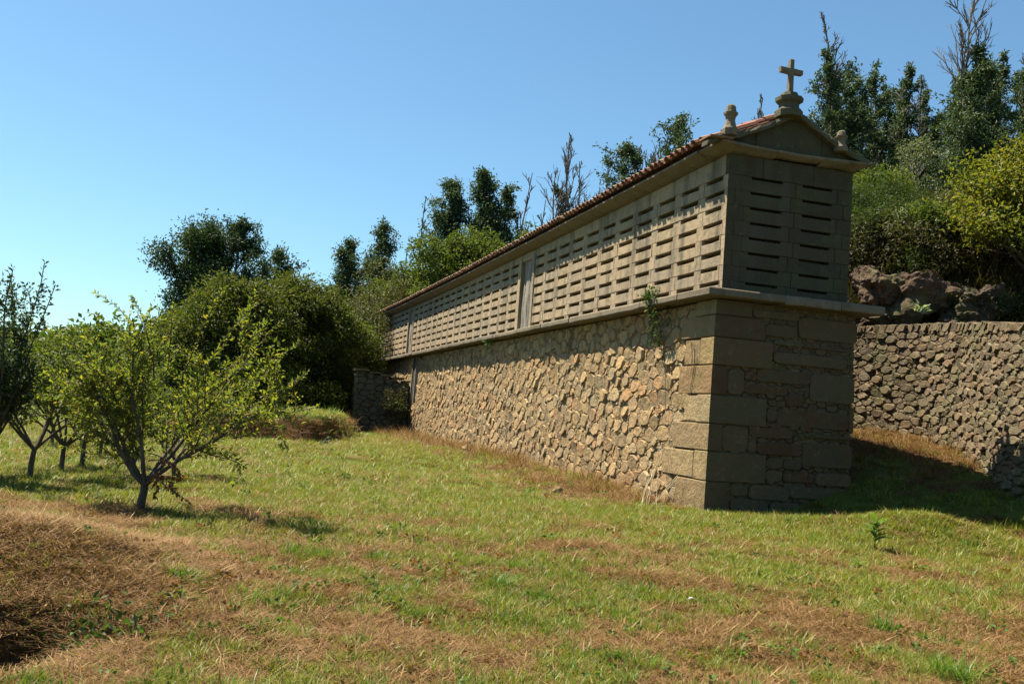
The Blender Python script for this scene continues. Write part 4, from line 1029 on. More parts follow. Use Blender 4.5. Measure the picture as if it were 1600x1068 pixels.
def dead(px, D, yt, seed, label, spread=1.4, nb=10, grp=G2, lean=0, t0=.3, up=.35):
    r = np.random.default_rng(seed); h_ = height(px, yt, D)
    return T('bare_tree', px, D, yt, bare_tree(r, h_, spread, nb, up, None, lean, t0), label, 'bare tree', grp, M['bark_dead'], None)
gum(532, 62, 380, 161, 'small cone-topped dark gum tree, first spire right of the chestnuts', 2.2, 44, 2, .66)
gum(580, 62, 352, 162, 'spired gum tree with a thin dead leader above the olive-green tree', 2.6, 46, 2, .7)
gum(556, 66, 410, 163, 'low dark gum tree filling between the two left spires', 2.0, 28, 2, .6)
r = np.random.default_rng(164); T('willow_tree', 590, 50, 402, lobed(r, height(590, 402, 50), 4.6, 26, 50, .16, .02, lw=.35), 'fine-leaved olive-green tree touching the far end of the roof', 'tree', G2, M['bark'], M['olive_leaf'])
r = np.random.default_rng(165); T('willow_tree', 552, 47, 462, lobed(r, height(552, 462, 47), 3.6, 22, 50, .15, .02, lw=.35), 'shorter olive-brown feathery tree left of the granary end', 'tree', G2, M['bark'], M['olive_leaf'])
dead(583, 63, 335, 166, 'thin dead leader above the spired gum tree left of the roof end', .7, 6, t0=.8)
dead(648, 60, 305, 167, 'thin bare tree standing alone in the gap left of the three leafy spires', .8, 8, t0=.55)
dead(622, 60, 385, 168, 'smallest bare twiggy tree beside the gap over the roof end', .8, 7, t0=.4)
gum(690, 56, 282, 169, 'leafy spire, leftmost of the three tall ones behind the middle of the roof', 2.5, 60, 2, .7, 46)
gum(742, 56, 268, 170, 'tallest leafy spire, middle of three behind the middle of the roof', 2.5, 62, 2, .7, 46)
gum(777, 57, 293, 171, 'narrow leafy spire, rightmost of three behind the middle of the roof', 1.6, 46, 2, .55, 42)
for i, (px, D, yt, wd, lab) in enumerate([(672, 50, 348, 4.4, 'sunlit green broadleaf tree under the leftmost spire behind the roof'), (732, 50, 350, 4.6, 'sunlit green broadleaf tree under the middle spire behind the roof'), (640, 52, 392, 3.6, 'lower broadleaf tree touching the roof left of the spires')]):
    r = np.random.default_rng(175+i); T('broadleaf_tree', px, D, yt, lobed(r, height(px, yt, D), wd, 36, 100, .16, .03), lab, 'tree', G2, M['bark'], M['broad_leaf'])
dead(815, 56, 268, 180, 'bare grey tree with a forked crooked top above the small green bush', 1.5, 9)
r = np.random.default_rng(181); T('young_tree', 812, 50, 330, lobed(r, height(812, 330, 50), 2.2, 14, 46, .16, .3), 'small bright green rounded tree just over the roof, foot of a bare tree', 'tree', G2, M['bark'], M['broad_leaf'])
gum(862, 54, 296, 182, 'thin dark tree with leaves only low down, beside the tall bare one', 1.4, 30, 2, .42, 40)
dead(871, 54, 212, 183, 'tallest bare tree, many fine upswept twigs, standing over the middle of the roof', 2.4, 16, t0=.35)
dead(900, 55, 290, 184, 'leaning bare sapling right of the tallest bare tree', 1.0, 6, lean=-.12)
dead(838, 55, 310, 185, 'short bare tree between the small green tree and the tallest bare one', 1.0, 7)
gum(958, 52, 232, 186, 'crooked tree with dark tufts of leaves on a few bare branches above the roof', 2.6, 20, 1, .5, 52, .45)
dead(930, 54, 255, 187, 'spindly bare tree left of the crooked tufted one', 1.4, 9)
dead(975, 53, 228, 188, 'bare upright twiggy tree right behind the crooked tufted one', 1.2, 10)
dead(1008, 53, 262, 189, 'bare tree with drooping left twigs between the two tufted trees', 1.5, 9)
gum(1038, 50, 190, 190, 'lean tree with sparse tufts toward the left, nearest the gable over the roof', 2.2, 16, 1, .42, 40, .4)
dead(1042, 51, 196, 191, 'bare forked tree just right of the sparse tufted one by the gable', 1.6, 9)
dead(1168, 46, 152, 192, 'small bare twig tree seen between the finial and the cross', .9, 8, t0=.5)

for i, (px, D, yt, sp, lab) in enumerate([(665, 57, 330, 1.2, 'bare sapling just left of the leftmost leafy spire'), (716, 57, 318, 1.2, 'bare twiggy stem between the left and middle leafy spires'), (757, 58, 330, 1.0, 'bare stem between the middle and right leafy spires'), (796, 57, 330, 1.2, 'fine bare sapling right of the third leafy spire'),
        (832, 56, 340, 1.0, 'short dead stem over the small green tree'), (852, 54, 262, 1.7, 'bare upswept tree left of the tallest bare one'), (888, 54, 250, 1.6, 'bare upswept tree right of the tallest bare one'), (915, 54, 300, 1.3, 'low bare tree between the tallest bare one and the tufted trees'), (992, 53, 250, 1.5, 'bare tree right of the crooked tufted one'), (1022, 51, 215, 1.3, 'fine bare stem left of the sparse tufted tree by the gable'), (1060, 50, 240, 1.2, 'short bare tree at the right end of the roofline row')]):
    dead(px, D, yt, 370+i, lab, sp, 9, t0=.35)
for i, (px, D, yt, wd, lab) in enumerate([(705, 51, 385, 3.2, 'low green bush tree along the roof under the two left spires'), (765, 51, 372, 3.2, 'low green bush tree along the roof under the right spire'), (845, 50, 352, 2.4, 'low dark shrub tree along the roof left of the tallest bare one')]):
    r = np.random.default_rng(385+i); T('broadleaf_tree', px, D, yt, lobed(r, height(px, yt, D), wd, 30, 100, .16, .03), lab, 'tree', G2, M['bark'], M['broad_leaf'])
# ------------------------------------------------------------------ wooded hill on the right
G3 = 'gum trees on the hill at the right'
hill = [(1268, 46, 88, 1.5, 16, .5, 'leafy gum tree directly behind the cross'), (1300, 52, 108, 1.6, 18, .55, 'gum tree with two thin tops right of the cross'), (1322, 50, 128, 1.5, 14, .6, 'dense gum tree above the right rake of the gable'),
        (1346, 54, 100, 1.1, 16, .45, 'slim gum tree with a ragged top, second group right of the cross'), (1372, 56, 140, 1.3, 14, .5, 'low-crowned gum tree in the gap over the gable tip'), (1408, 52, 108, 1.2, 16, .42, 'sparse gum tree standing tallest above the pale grey one'),
        (1432, 56, 150, 1.0, 12, .4, 'thin gum tree at the left rim of the sky notch'), (1478, 50, 128, 1.7, 16, .6, 'spreading gum tree left of the tallest hill tree'), (1510, 46, 78, 1.75, 24, .62, 'tallest and fullest gum tree on the hill, near the right edge'),
        (1554, 52, 92, 1.1, 20, .5, 'narrow dark gum tree right of the tallest one'), (1590, 54, 112, 1.3, 18, .55, 'dark gum tree at the right edge of the picture'), (1532, 57, 150, 1.5, 14, .6, 'shaded gum tree between the tallest and the narrow one'),
        (1286, 58, 150, 1.6, 14, .6, 'shaded gum tree low behind the cross pedestal'), (1392, 60, 168, 1.7, 14, .6, 'shaded gum tree behind the pale grey one'), (1455, 60, 185, 1.5, 12, .6, 'low shaded gum tree under the sky notch'), (1625, 50, 90, 1.6, 18, .6, 'gum tree cut off by the right edge'), (1524, 48, 108, 1.7, 24, .62, 'broad second crown leaning out right of the tallest hill tree'), (1490, 47, 150, 1.7, 22, .6, 'leafy lower crown left of the tallest hill tree, over the bushes'), (1280, 50, 118, 1.5, 20, .55, 'leafy gum tree filling the space just right of the cross arm'),
        (1312, 60, 122, 1.2, 14, .5, 'farther gum tree between the two groups right of the cross'), (1362, 62, 128, 1.2, 14, .5, 'farther gum tree right of the slim ragged one'), (1390, 55, 132, 1.0, 14, .42, 'narrow feathery gum tree left of the tallest sparse one'), (1424, 60, 128, 1.0, 14, .42, 'narrow feathery gum tree right of the tallest sparse one'),
        (1445, 52, 188, 1.4, 14, .5, 'young gum tree at the foot of the sky notch'), (1494, 54, 118, 1.2, 16, .5, 'feathery gum tree hugging the left side of the fullest one'), (1572, 58, 118, 1.1, 16, .5, 'farther gum tree between the narrow dark one and the right edge')]
for i, (px, D, yt, sp, nb, crd, lab) in enumerate(hill): gum(px, D, yt, 200+i, lab, sp*1.0, int(nb*1.9), 2, crd*.72, 30, .15, 0, 'gum_leaf', G3, .22, 0, 'bark_pale' if i % 3 == 0 else 'bark')
G4 = 'bare trees on the hill at the right'
for i, (px, D, yt, sp, nb, t0, lab) in enumerate([(1263, 47, 30, 1.3, 10, .6, 'bare treetop reaching high just right of the cross'), (1352, 55, 92, .8, 7, .5, 'bare sapling above the second group right of the cross'), (1403, 53, 98, 1.3, 10, .4, 'bare branching tree left of the sky notch'), (1420, 54, 120, .8, 8, .4, 'thin bare pole tree in the sky notch'),
        (1506, 46, -12, 2.0, 12, .55, 'very tall bare leader rising out of the frame above the fullest gum tree'), (1478, 56, 150, .8, 7, .4, 'low bare twiggy tree right of the sky notch'), (1588, 54, 88, 1.4, 8, .5, 'bare tree reaching up at the right edge'), (1334, 57, 150, 1.2, 9, .3, 'dead slanting stem among the group right of the cross'), (1380, 58, 175, 1.1, 8, .3, 'short dead stem over the gable tip')]):
    dead(px, D, yt, 230+i, lab, sp, nb, G4, 0, t0)
r = np.random.default_rng(245); T('willow_tree', 1408, 44, 212, lobed(r, height(1408, 212, 44), 2.2, 16, 46, .17, .2, lw=.4), 'pale grey-green tree with drooping silvery foliage on the hill', 'tree', None, M['bark_pale'], M['grey_leaf'])
for (sd_, px, yb, yt, wd, nl, lab) in [(246, 1606, 468, 212, 3.3, 54, 'broad yellow-green leafy tree overhanging the yard wall at the right edge'), (247, 1556, 430, 300, 1.2, 22, 'smaller yellow-tipped tree at the left side of the broad yellow-green one')]:
    r = np.random.default_rng(sd_); loc = hit(px, yb); Dl = math.hypot(loc[0]-CAM[0], loc[1]-CAM[1]); h_ = zat(px, yt, Dl)-loc[2]
    plant('yellow_tree', loc, lab, 'tree', None, *lobed(r, h_, wd, nl, 100, .10, .02, lw=.6, shell=.2, flat=.5), M['bark'], M['yellow_leaf'])
# scrub on the slope
bush = [(1440, 25.2, 412, 1.4, 'brown_scrub', 'dry scrub draped over the shaded rock face'), (1450, 25.4, 395, 1.7, 'brown_scrub', 'dark bracken between rock face and yellow tree'), (1420, 30, 312, 2.4, 'scrub_leaf', 'dense dark gorse on the lip of the cut'), (1465, 30, 318, 2.4, 'broad_leaf', 'leafy bramble mound on the lip of the cut beside the yellow tree'), (1345, 30, 325, 2.2, 'scrub_leaf', 'gorse bush half hidden by the chamber wall'), (1382, 30, 330, 2.0, 'olive_leaf', 'olive scrub in front of the green bushes'), (1440, 30, 388, 2.0, 'scrub_leaf', 'ferny bush hanging over the rock cut'), (1352, 32, 300, 2.6, 'scrub_leaf', 'dark green bush on the slope next to the gable corner'), (1395, 35, 288, 3.0, 'scrub_leaf', 'rounded green bush in the middle of the slope'), (1445, 36, 262, 3.2, 'scrub_leaf', 'brightest feathery green bush under the sky notch'),
        (1372, 38, 270, 3.0, 'broad_leaf', 'yellow-green gorse bush above the dark bush by the gable'), (1490, 36, 290, 2.6, 'olive_leaf', 'olive bush between the bright bush and the yellow tree'), (1340, 28, 372, 1.9, 'brown_scrub', 'brownish dry scrub beside the upper chamber wall'),
        (1385, 28, 372, 2.2, 'brown_scrub', 'dry brown scrub below the silvery sapling'), (1440, 29, 350, 2.4, 'brown_scrub', 'dark brown brushwood over the rock face'), (1490, 29, 372, 2.0, 'brown_scrub', 'dry brushwood left of the yellow tree'), 
        (1468, 25.5, 428, 1.5, 'brown_scrub', 'shaded brushwood between the two rock outcrops'), (1572, 24.4, 462, 1.6, 'scrub_leaf', 'green ground bush behind the wall at the right edge'), (1430, 25.2, 440, 1.5, 'brown_scrub', 'dark scrub above the middle of the yard wall'), (1500, 40, 262, 3.0, 'scrub_leaf', 'deep green bush under the fullest gum tree'),
        (1420, 43, 262, 3.4, 'olive_leaf', 'olive scrub at the top of the slope below the pale grey tree'), (1340, 42, 262, 3.4, 'broad_leaf', 'bushy young tree behind the right corner of the gable'), (1560, 40, 260, 3.6, 'broad_leaf', 'green bush top behind the broad yellow tree'), (1620, 36, 300, 4.0, 'broad_leaf', 'bushy thicket behind the right edge')]
for i, (px, D, yt, wd, m_, lab) in enumerate(bush):
    r = np.random.default_rng(260+i); loc = hit(px, min(yt+52, 496)); Dl = math.hypot(loc[0]-CAM[0], loc[1]-CAM[1])
    h_ = max(.6, zat(px, yt, Dl)-loc[2])*1.1; wd = wd*.9*Dl/D
    tk, c_ = lobed(r, h_, wd, 24, 120, .11 if m_ != 'brown_scrub' else .10, .0, False, lw=.4 if m_ != 'scrub_leaf' else .22, shell=.15)
    e = empty('bush', (loc[0], loc[1], loc[2]-.15), lab, 'bush', 'bushes on the hill slope'); add('foliage', c_, e, M[m_], False)
# silvery sapling
r = np.random.default_rng(290); loc = hit(1400, 384); D_s = math.hypot(loc[0]-CAM[0], loc[1]-CAM[1]); hh_ = zat(1398, 336, D_s)-loc[2]; n = 170
P_ = limb(r, (0, 0, 0), (0, 0, 1), hh_, 8, .03); LP = []; LD = []
for k in range(n):
    t = 1-.40*r.random()**1.3; p, d = along(P_, min(t, .99)); v = side_dir(r, d, .8, .1); LP.append(p+v*r.random()*(.30*(1.05-t)*1.6+.05)); LD.append(v)
plant('young_gum', loc, 'slim young gum sapling with pale silvery leaves on the slope', 'sapling', None, tubes('stem', [(P_, np.linspace(.03, .01, 9))], 5), leaves('foliage', LP, LD, .13, .05, r), M['bark_pale'], M['silver_leaf'], 'stem', 'foliage')
r = np.random.default_rng(291); loc = place(1427, 23.6); LP = []; LD = []
for k in range(90): v = rdir(r, 1)[0]; v[2] = abs(v[2]); LP.append(v*.2*r.random()+np.array([0, 0, .25])); LD.append(v)
e = plant('young_gum', (loc[0], loc[1], zat(1427, 505, 23.6)), 'tiny silvery seedling peeping over the yard wall', 'sapling', None, None, leaves('foliage', LP, LD, .13, .07, r), None, M['silver_leaf'], 'stem', 'foliage')

# rocks of the cut behind the yard wall
def rock(px, py, D, sx, sy, sz, seed, label, name='boulder'):
    RS = 1.0 if name == 'boulder' else 1
    r = np.random.default_rng(seed); bm = bmesh.new(); bmesh.ops.create_icosphere(bm, subdivisions=5, radius=1)
    A = r.normal(0, 1, (14, 3)); A /= np.linalg.norm(A, axis=1)[:, None]; dcut = .52+.4*r.random(14)
    for v in bm.verts:
        p = np.array(v.co); f = 1.
        for a_, c_ in zip(A, dcut):
            q = p@a_
            if q*f > c_: f = c_/q
        from mathutils import noise as mn; n_ = .30*mn.fractal(Vector(p*1.6)+Vector((seed, 0, 0)), .9, 2.1, 5)
        v.co = Vector(p*(f+n_))*1.; v.co.x *= sx*RS; v.co.y *= sy*RS; v.co.z *= sz*RS
    me = bpy.data.meshes.new(name); bm.to_mesh(me); bm.free(); x, y = spot(px, D)
    o = add(name, me, None, M['rock']); hp = hit(px, py+14) if name == 'boulder' else (x, y, zat(px, py, D))
    if name == 'boulder': dd_ = np.array(hp)-CAM; hp = tuple(CAM+dd_*(1-.35/np.linalg.norm(dd_)))
    o.location = hp; o.rotation_euler = (r.normal(0, .3), r.normal(0, .3), r.random()*6)
    props(o, label, 'rock', 'rocks in the cut behind the yard wall'); return o
for a_ in [(1372, 436, 25.2, .75, .6, .62, 301, 'reddish rock outcrop lit along its left edge, nearest the chamber wall'), (1345, 486, 23.8, .8, .6, .35, 302, 'low flat rock at the chamber corner just over the yard wall'), (1532, 462, 24.4, .8, .7, .55, 303, 'sunlit pinkish rock outcrop under the yellow tree'),
           (1500, 492, 23.4, .55, .5, .35, 304, 'rounded rock resting behind the wall top, left foot of the pink outcrop'), (1428, 455, 24.6, 1.2, .7, .9, 305, 'big shaded rock face in the middle of the cut')]: rock(*a_)
# far left: distant low wood and field edge
r = np.random.default_rng(320); n = 22000; px_ = r.uniform(-160, 330, n); D_ = r.uniform(150, 175, n); dirs = np.stack([np.interp(px_, np.linspace(-160, 330, 50), [pdir(p)[i] for p in np.linspace(-160, 330, 50)]) for i in (0, 1)], 1)
xx = CAM[0]+dirs[:, 0]*D_; yy = CAM[1]+dirs[:, 1]*D_; top = 2.5+5.5*vnoise(xx, yy, 14, 6)+2.5*vnoise(xx, yy, 5, 2); zz = H(xx, yy, False)+r.random(n)*top
far_ = leaves('far_wood', np.stack([xx, yy, zz], 1), rdir(r, n), 1.1, .8, r)
props(add('far_wood', far_, None, M['gum_leaf']), 'far low wood along the horizon behind the orchard', 'wood', None, 'stuff')
for i, (px, D, yt, wd) in enumerate([(30, 70, 540, 7), (100, 64, 535, 7), (160, 60, 530, 8), (215, 56, 520, 7)]):
    r = np.random.default_rng(330+i); T('hedge_tree', px, D, yt, lobed(r, height(px, yt, D), wd, 24, 26, .34, .02), ['dull green field tree at the far left beyond the orchard', 'second field tree beyond the orchard from the left edge', 'third field tree, behind the arching whips of the lone tree', 'field tree joining the chestnuts at their left end'][i], 'tree', 'field trees beyond the orchard', M['bark'], M['broad_leaf'])

# ------------------------------------------------------------------ small plants at the walls
r = np.random.default_rng(340); x, y = -1.05, 24.35
tk, c_ = lobed(r, 1.95, 1.25, 18, 200, .075, .0, False, lw=.5, shell=.1)
plant('shrub', (x+.2, y, h1(x, y)), 'leafy shrub growing in the corner between the jutting wall and the granary', 'shrub', None, None, c_, None, M['brown_scrub'], cname='foliage')
tk, c_ = lobed(r, .9, .8, 12, 240, .07, .0, False, lw=.6, shell=.1)
plant('shrub', (-.75, 24.2, h1(-.75, 24.2)+.55), 'bright green sprig bush on top of the corner shrub', 'shrub', None, None, c_, None, M['ivy'], cname='foliage')
# vine hanging from the ledge near the corner
br = []; LP = []; LD = []
for k, (yy, z0_, ln) in enumerate([(1.75, .02, .95), (1.9, -.05, 1.2), (1.6, -.1, .6), (2.05, -.1, .7), (1.5, .0, .45)]):
    Q = limb(r, (-.43 if k < 3 else -.25, yy, z0_), (.25, 0, -1), ln, 8, .12, (.2, 0, -.6)); Q[:, 0] = np.clip(Q[:, 0], -.46, -.18); br.append((Q, np.linspace(.008, .003, 9)))
    for t in np.linspace(.02, .99, int(ln*70)): p, d = along(Q, t); LP.append(p+r.normal(0, .05, 3)*np.array([.3, 1, .6])); LD.append(side_dir(r, d, 1.2, -.2)+np.array([-.5, 0, 0]))
for k in range(220): LP.append(np.array([-.44, 1.75, .06])+r.normal(0, 1, 3)*np.array([.04, .12, .07])); LD.append(rdir(r, 1)[0]+np.array([-.4, 0, .3]))
e = empty('vine', (-.44, 1.75, 0), 'leafy vine hanging from the ledge down the rubble face near the corner', 'vine')
add('stem', tubes('stem', br, 4), e, M['bark']); add('foliage', leaves('foliage', LP, LD, .055, .035, r), e, M['ivy'])
e = empty('vine', (-.22, 13.6, -.2), 'small bright tuft of weed rooted under the ledge, left of the grey door', 'vine'); LP = []; LD = []
for k in range(120): LP.append(np.array([-.30, 12.9, -.16])+r.normal(0, 1, 3)*np.array([.06, .16, .07])); LD.append(rdir(r, 1)[0])
add('foliage', leaves('foliage', LP, LD, .06, .035, r), e, M['weed'])
# climber roots on the near quoins
br = []
for (y0_, z0_, ln) in ((.42, -.95, .75), (.55, -.8, .5), (1.55, -1.0, 1.1)):
    br.append((limb(r, (-.185, y0_, z0_), (0, -.15, -1), ln, 8, .08, (0, 0, -.4)), np.linspace(.012, .004, 9)))
for P_, R_ in br: P_[:, 0] = -.19
props(add('dry_creeper', tubes('dry_creeper', br, 4), None, M['bark']), 'dead creeper stems clinging to the lit stones beside the near corner', 'creeper')
# leaning pale stalks
r = np.random.default_rng(350); e = empty('stalk_bundle', (-.75, .6, h1(-.75, .6)), 'bunch of pale dry cane stalks leaning against the wall by the near corner', 'dry canes')
for k in range(9):
    b0 = np.array([-.62-.25*r.random(), .25+1.0*r.random(), 0]); b0[2] = h1(b0[0], b0[1])-.02; tp = np.array([-.24, 1.35+.5*r.normal()*.35, -2.45-.35*r.random()])
    if k > 5: tp = np.array([-.26, .55+.1*r.random(), -2.95])
    t_ = np.linspace(0, 1, 7)[:, None]; P_ = b0*(1-t_)+tp*t_+np.sin(t_*3.1)*np.array([-.05, 0, -.05])+r.normal(0, .008, (7, 3))
    add('stalk', tubes('stalk', [(P_, np.linspace(.009, .005, 7))], 4), e, M['stalk'])
# broad-leaved weed in front of the shadow
def rosette(px, D, n, ln, wd, label, hgt, m_, cat='weed', name='weed', tilt=.6):
    r = np.random.default_rng(int(px)); loc = place(px, D); e = empty(name, loc, label, cat)
    add('stem', tubes('stem', [(limb(r, (0, 0, -.02), (0, 0, 1), hgt, 5, .05), np.linspace(.007, .004, 6))], 5), e, M[m_], False)
    for k in range(n):
        a = k*2.4; up_ = tilt+.5*(k/n); S_ = 5; d = np.array([math.cos(a), math.sin(a), up_]); d /= np.linalg.norm(d); s_ = np.cross(d, (0, 0, 1)); s_ /= np.linalg.norm(s_)
        z_ = hgt*(.35+.65*k/n); V = []
        for i in range(S_+1):
            t = i/S_; c = np.array([0, 0, z_])+d*ln*t+np.array([0, 0, -.35*ln*t*t]); w_ = wd*math.sin(math.pi*(.08+.9*t))**.8*.5; V += [c+s_*w_+np.array([0, 0, w_*.35]), c, c-s_*w_+np.array([0, 0, w_*.35])]
        F = [(i*3+j, i*3+j+1, i*3+4+j, i*3+3+j) for i in range(S_) for j in (0, 1)]
        add('leaf', pmesh('leaf', V, F, r.random(), True), e, M[m_], False)
rosette(1373, 12.6, 13, .27, .085, 'tall broad-leaved weed lit against the dark shadow of the granary', .38, 'weed')
rosette(1350, 11.0, 7, .13, .05, 'low broad-leaved weed in the grass just below the tall one', .06, 'weed', tilt=.3)
for i, (px, py, D, lab) in enumerate([(1095, 944, 8.0, 'white scrap of litter lying on the dry grass'), (660, 876, 9.8, 'small brown stone or windfall in the grass near the middle')]):
    x, y = spot(px, D); bm = bmesh.new(); bmesh.ops.create_icosphere(bm, subdivisions=2, radius=.02); rr = np.random.default_rng(i)
    for v in bm.verts: v.co = Vector((v.co.x*(1.2 if i == 0 else .8), v.co.y*.7, v.co.z*(.45 if i == 0 else .8)))+Vector(rr.normal(0, .003, 3))
    me = bpy.data.meshes.new('litter'); bm.to_mesh(me); bm.free(); o = add('litter_scrap' if i == 0 else 'windfall_fruit', me, None, M['white' if i == 0 else 'dead_leaf']); o.location = (x, y, h1(x, y)+.05); props(o, lab, 'litter' if i == 0 else 'fruit')
for i, (px, py, D, s_, lab) in enumerate([(519, 692, 27.0, .16, 'dark stone at the foot of the earth bank'), (513, 707, 25.5, .11, 'smaller dark stone in front of the bank, nearer the lawn'), (556, 690, 37.2, .28, 'stone block at the foot of the jutting wall end'), (880, 765, 17.2, .12, 'brown loose stone on the dry bank under the rubble wall'), (732, 712, 26, .16, 'fallen stone among dry grass at the foot of the rubble wall'), (1033, 794, 15.0, .07, 'pale loose stone in the grass near the corner')]):
    o = rock(px, py, D, s_, s_*.8, s_*.8, 360+i, lab, 'loose_stone'); x, y = o.location.x, o.location.y; o.location.z = h1(x, y)+s_*.3; o['group'] = 'loose stones on the ground'
    o.data.materials.clear(); o.data.materials.append(M['dark_granite' if i < 3 else 'rubble'])

# ------------------------------------------------------------------ grass
def scatter(name, P, rot, scl, protos, label, cat, matkey):
    col = bpy.data.collections.new(name+'_kinds')
    for i, me in enumerate(protos):
        o = bpy.data.objects.new(name+'_tuft', me); col.objects.link(o)
    n = len(P); me = bpy.data.meshes.new(name); me.vertices.add(n); me.vertices.foreach_set('co', np.asarray(P, np.float32).ravel())
    a = me.attributes.new('rot', 'FLOAT_VECTOR', 'POINT'); a.data.foreach_set('vector', np.asarray(rot, np.float32).ravel())
    a = me.attributes.new('scl', 'FLOAT_VECTOR', 'POINT'); a.data.foreach_set('vector', np.asarray(scl, np.float32).ravel())
    o = bpy.data.objects.new(name, me); C.objects.link(o); props(o, label, cat, None, 'stuff')
    g = bpy.data.node_groups.new(name, 'GeometryNodeTree'); g.interface.new_socket('Geometry', in_out='INPUT', socket_type='NodeSocketGeometry'); g.interface.new_socket('Geometry', in_out='OUTPUT', socket_type='NodeSocketGeometry')
    gi = g.nodes.new('NodeGroupInput'); go = g.nodes.new('NodeGroupOutput'); ip = g.nodes.new('GeometryNodeInstanceOnPoints'); ci = g.nodes.new('GeometryNodeCollectionInfo')
    ci.inputs[0].default_value = col; ci.inputs[1].default_value = True; ci.inputs[2].default_value = True
    ra = g.nodes.new('GeometryNodeInputNamedAttribute'); ra.data_type = 'FLOAT_VECTOR'; ra.inputs[0].default_value = 'rot'
    sa = g.nodes.new('GeometryNodeInputNamedAttribute'); sa.data_type = 'FLOAT_VECTOR'; sa.inputs[0].default_value = 'scl'
    g.links.new(gi.outputs[0], ip.inputs['Points']); g.links.new(ci.outputs[0], ip.inputs['Instance']); ip.inputs['Pick Instance'].default_value = True
    g.links.new(ra.outputs[0], ip.inputs['Rotation']); g.links.new(sa.outputs[0], ip.inputs['Scale']); g.links.new(ip.outputs[0], go.inputs[0])
    mo = o.modifiers.new('scatter', 'NODES'); mo.node_group = g; return o
def tuft(seed, n, ln, wd, spread, lean, m_, curl=.5, lnv=.5, flat=0.):
    r = np.random.default_rng(seed); V = []; F = []; T_ = []
    for i in range(n):
        a = r.random()*6.28; rad = spread*math.sqrt(r.random()); b = np.array([math.cos(a)*rad, math.sin(a)*rad, -.01+flat*.03*r.random()]); az = r.random()*6.28
        le = lean*(.3+r.random()); d = np.array([math.cos(az)*le, math.sin(az)*le, 1.0-flat]); d /= np.linalg.norm(d); s = np.array([-math.sin(az+r.normal(0, .8)), math.cos(az), 0]); l_ = ln*(1-lnv*r.random()); w_ = wd*(.6+.8*r.random())
        g = np.array([math.cos(az), math.sin(az), -.5])*l_*curl*(r.random()); m1 = b+d*l_*.5+g*.2; tp = b+d*l_+g; tp[2] = max(tp[2], .004)
        o = len(V); V += [b-s*w_*.5, b+s*w_*.5, m1-s*w_*.42, m1+s*w_*.42, tp]; F += [(o, o+1, o+3), (o, o+3, o+2), (o+2, o+3, o+4)]; t = r.random(); T_ += [t]*5
    me = nmesh('tuft', V, F, T_); me.materials.append(M[m_]); return me
def candidates(r, n, D0, D1, a0=-120, a1=1720, power=1.):
    px = r.uniform(a0, a1, n); dirs = np.stack([np.interp(px, np.linspace(a0, a1, 90), [pdir(p)[i] for p in np.linspace(a0, a1, 90)]) for i in (0, 1)], 1)
    D = np.sqrt(D0**2+(D1**2-D0**2)*r.random(n)); x = CAM[0]+dirs[:, 0]*D; y = CAM[1]+dirs[:, 1]*D
    ok = ~((x > -.16) & (x < 2.46) & (y > -.16))
    wx = (x-cx_[None, :].T).T if False else None
    # keep off the far side of the yard wall
    dd = ((x[:, None]-cx_[None, ::4])**2+(y[:, None]-cy_[None, ::4])**2); j = dd.argmin(1)*4
    side = (x-cx_[j])*nxv[j]+(y-cy_[j])*nyv[j]
    ok &= (side > .1) | (np.sqrt(dd.min(1)) > 4) | (x < -1)
    ok &= ~((x > 2.4) & (D > 22)); ok &= ~((x > -2.45) & (x < 0) & (y > 24.95) & (y < 25.8))
    return x[ok], y[ok], D[ok]
r = np.random.default_rng(400)
def emit(name, n, D0, D1, protos, sc0, keep, label, cat, m_, zs=(.7, 1.3), tilt=.12, grow=.35):
    x, y, D = candidates(r, n, D0, D1); k = r.random(len(x)) < keep(x, y, D); x, y, D = x[k], y[k], D[k]
    z = H(x, y); s = sc0*(zs[0]+(zs[1]-zs[0])*r.random(len(x)))*(1+grow*(D-6)/10)
    rot = np.stack([r.normal(0, tilt, len(x)), r.normal(0, tilt, len(x)), r.random(len(x))*6.28], 1)
    return np.stack([x, y, z], 1), rot, np.stack([s, s, s*(.8+.4*r.random(len(x)))/(1+.25*grow*(D-6)/10)], 1)
def multi(name, specs, protos, label, cat, m_):
    A = [emit(name, *sp[:3], protos, *sp[3:]) if False else emit(name, sp[0], sp[1], sp[2], protos, sp[3], sp[4], label, cat, m_, *sp[5:]) for sp in specs]
    return scatter(name, np.concatenate([a[0] for a in A]), np.concatenate([a[1] for a in A]), np.concatenate([a[2] for a in A]), protos, label, cat, m_)
GR = lambda x, y, D: np.clip(sm(.38, .66, greenness(x, y)), .04, 1)
shortp = [tuft(500+k, 26, .092, .0050, .08, .65, 'grass', .6, .75) for k in range(5)]
multi('grass', [(17000, 4.2, 9, 1., GR), (18000, 9, 16, 1.15, GR), (17000, 16, 40, 1.3, lambda x, y, D: np.clip(sm(.34, .6, greenness(x, y)), .08, 1))], shortp, 'short mown green grass of the lawn', 'grass', 'grass')
tallp = [tuft(520+k, 22, .16, .006, .07, .42, 'tallgrass', .5, .65) for k in range(4)]
clump = lambda x, y: np.clip(.8*sm(.62, .80, fbm(x, y, .26, 2, 71))+.10, 0, 1)
multi('tall_grass', [(9000, 4.2, 9, .85, lambda x, y, D: clump(x, y)*sm(.40, .7, greenness(x, y))), (6000, 9, 18, .8, lambda x, y, D: .5*clump(x, y)*sm(.5, .7, greenness(x, y))), (900, 23, 34, 1.2, lambda x, y, D: terrace(x, y)[0] > .98)], tallp, 'taller fresh green tufts scattered through the cut grass', 'grass', 'tallgrass')
dryp = [tuft(540+k, 44, .105, .0038, .11, 1.5, 'straw', .5, .7, .62) for k in range(5)]
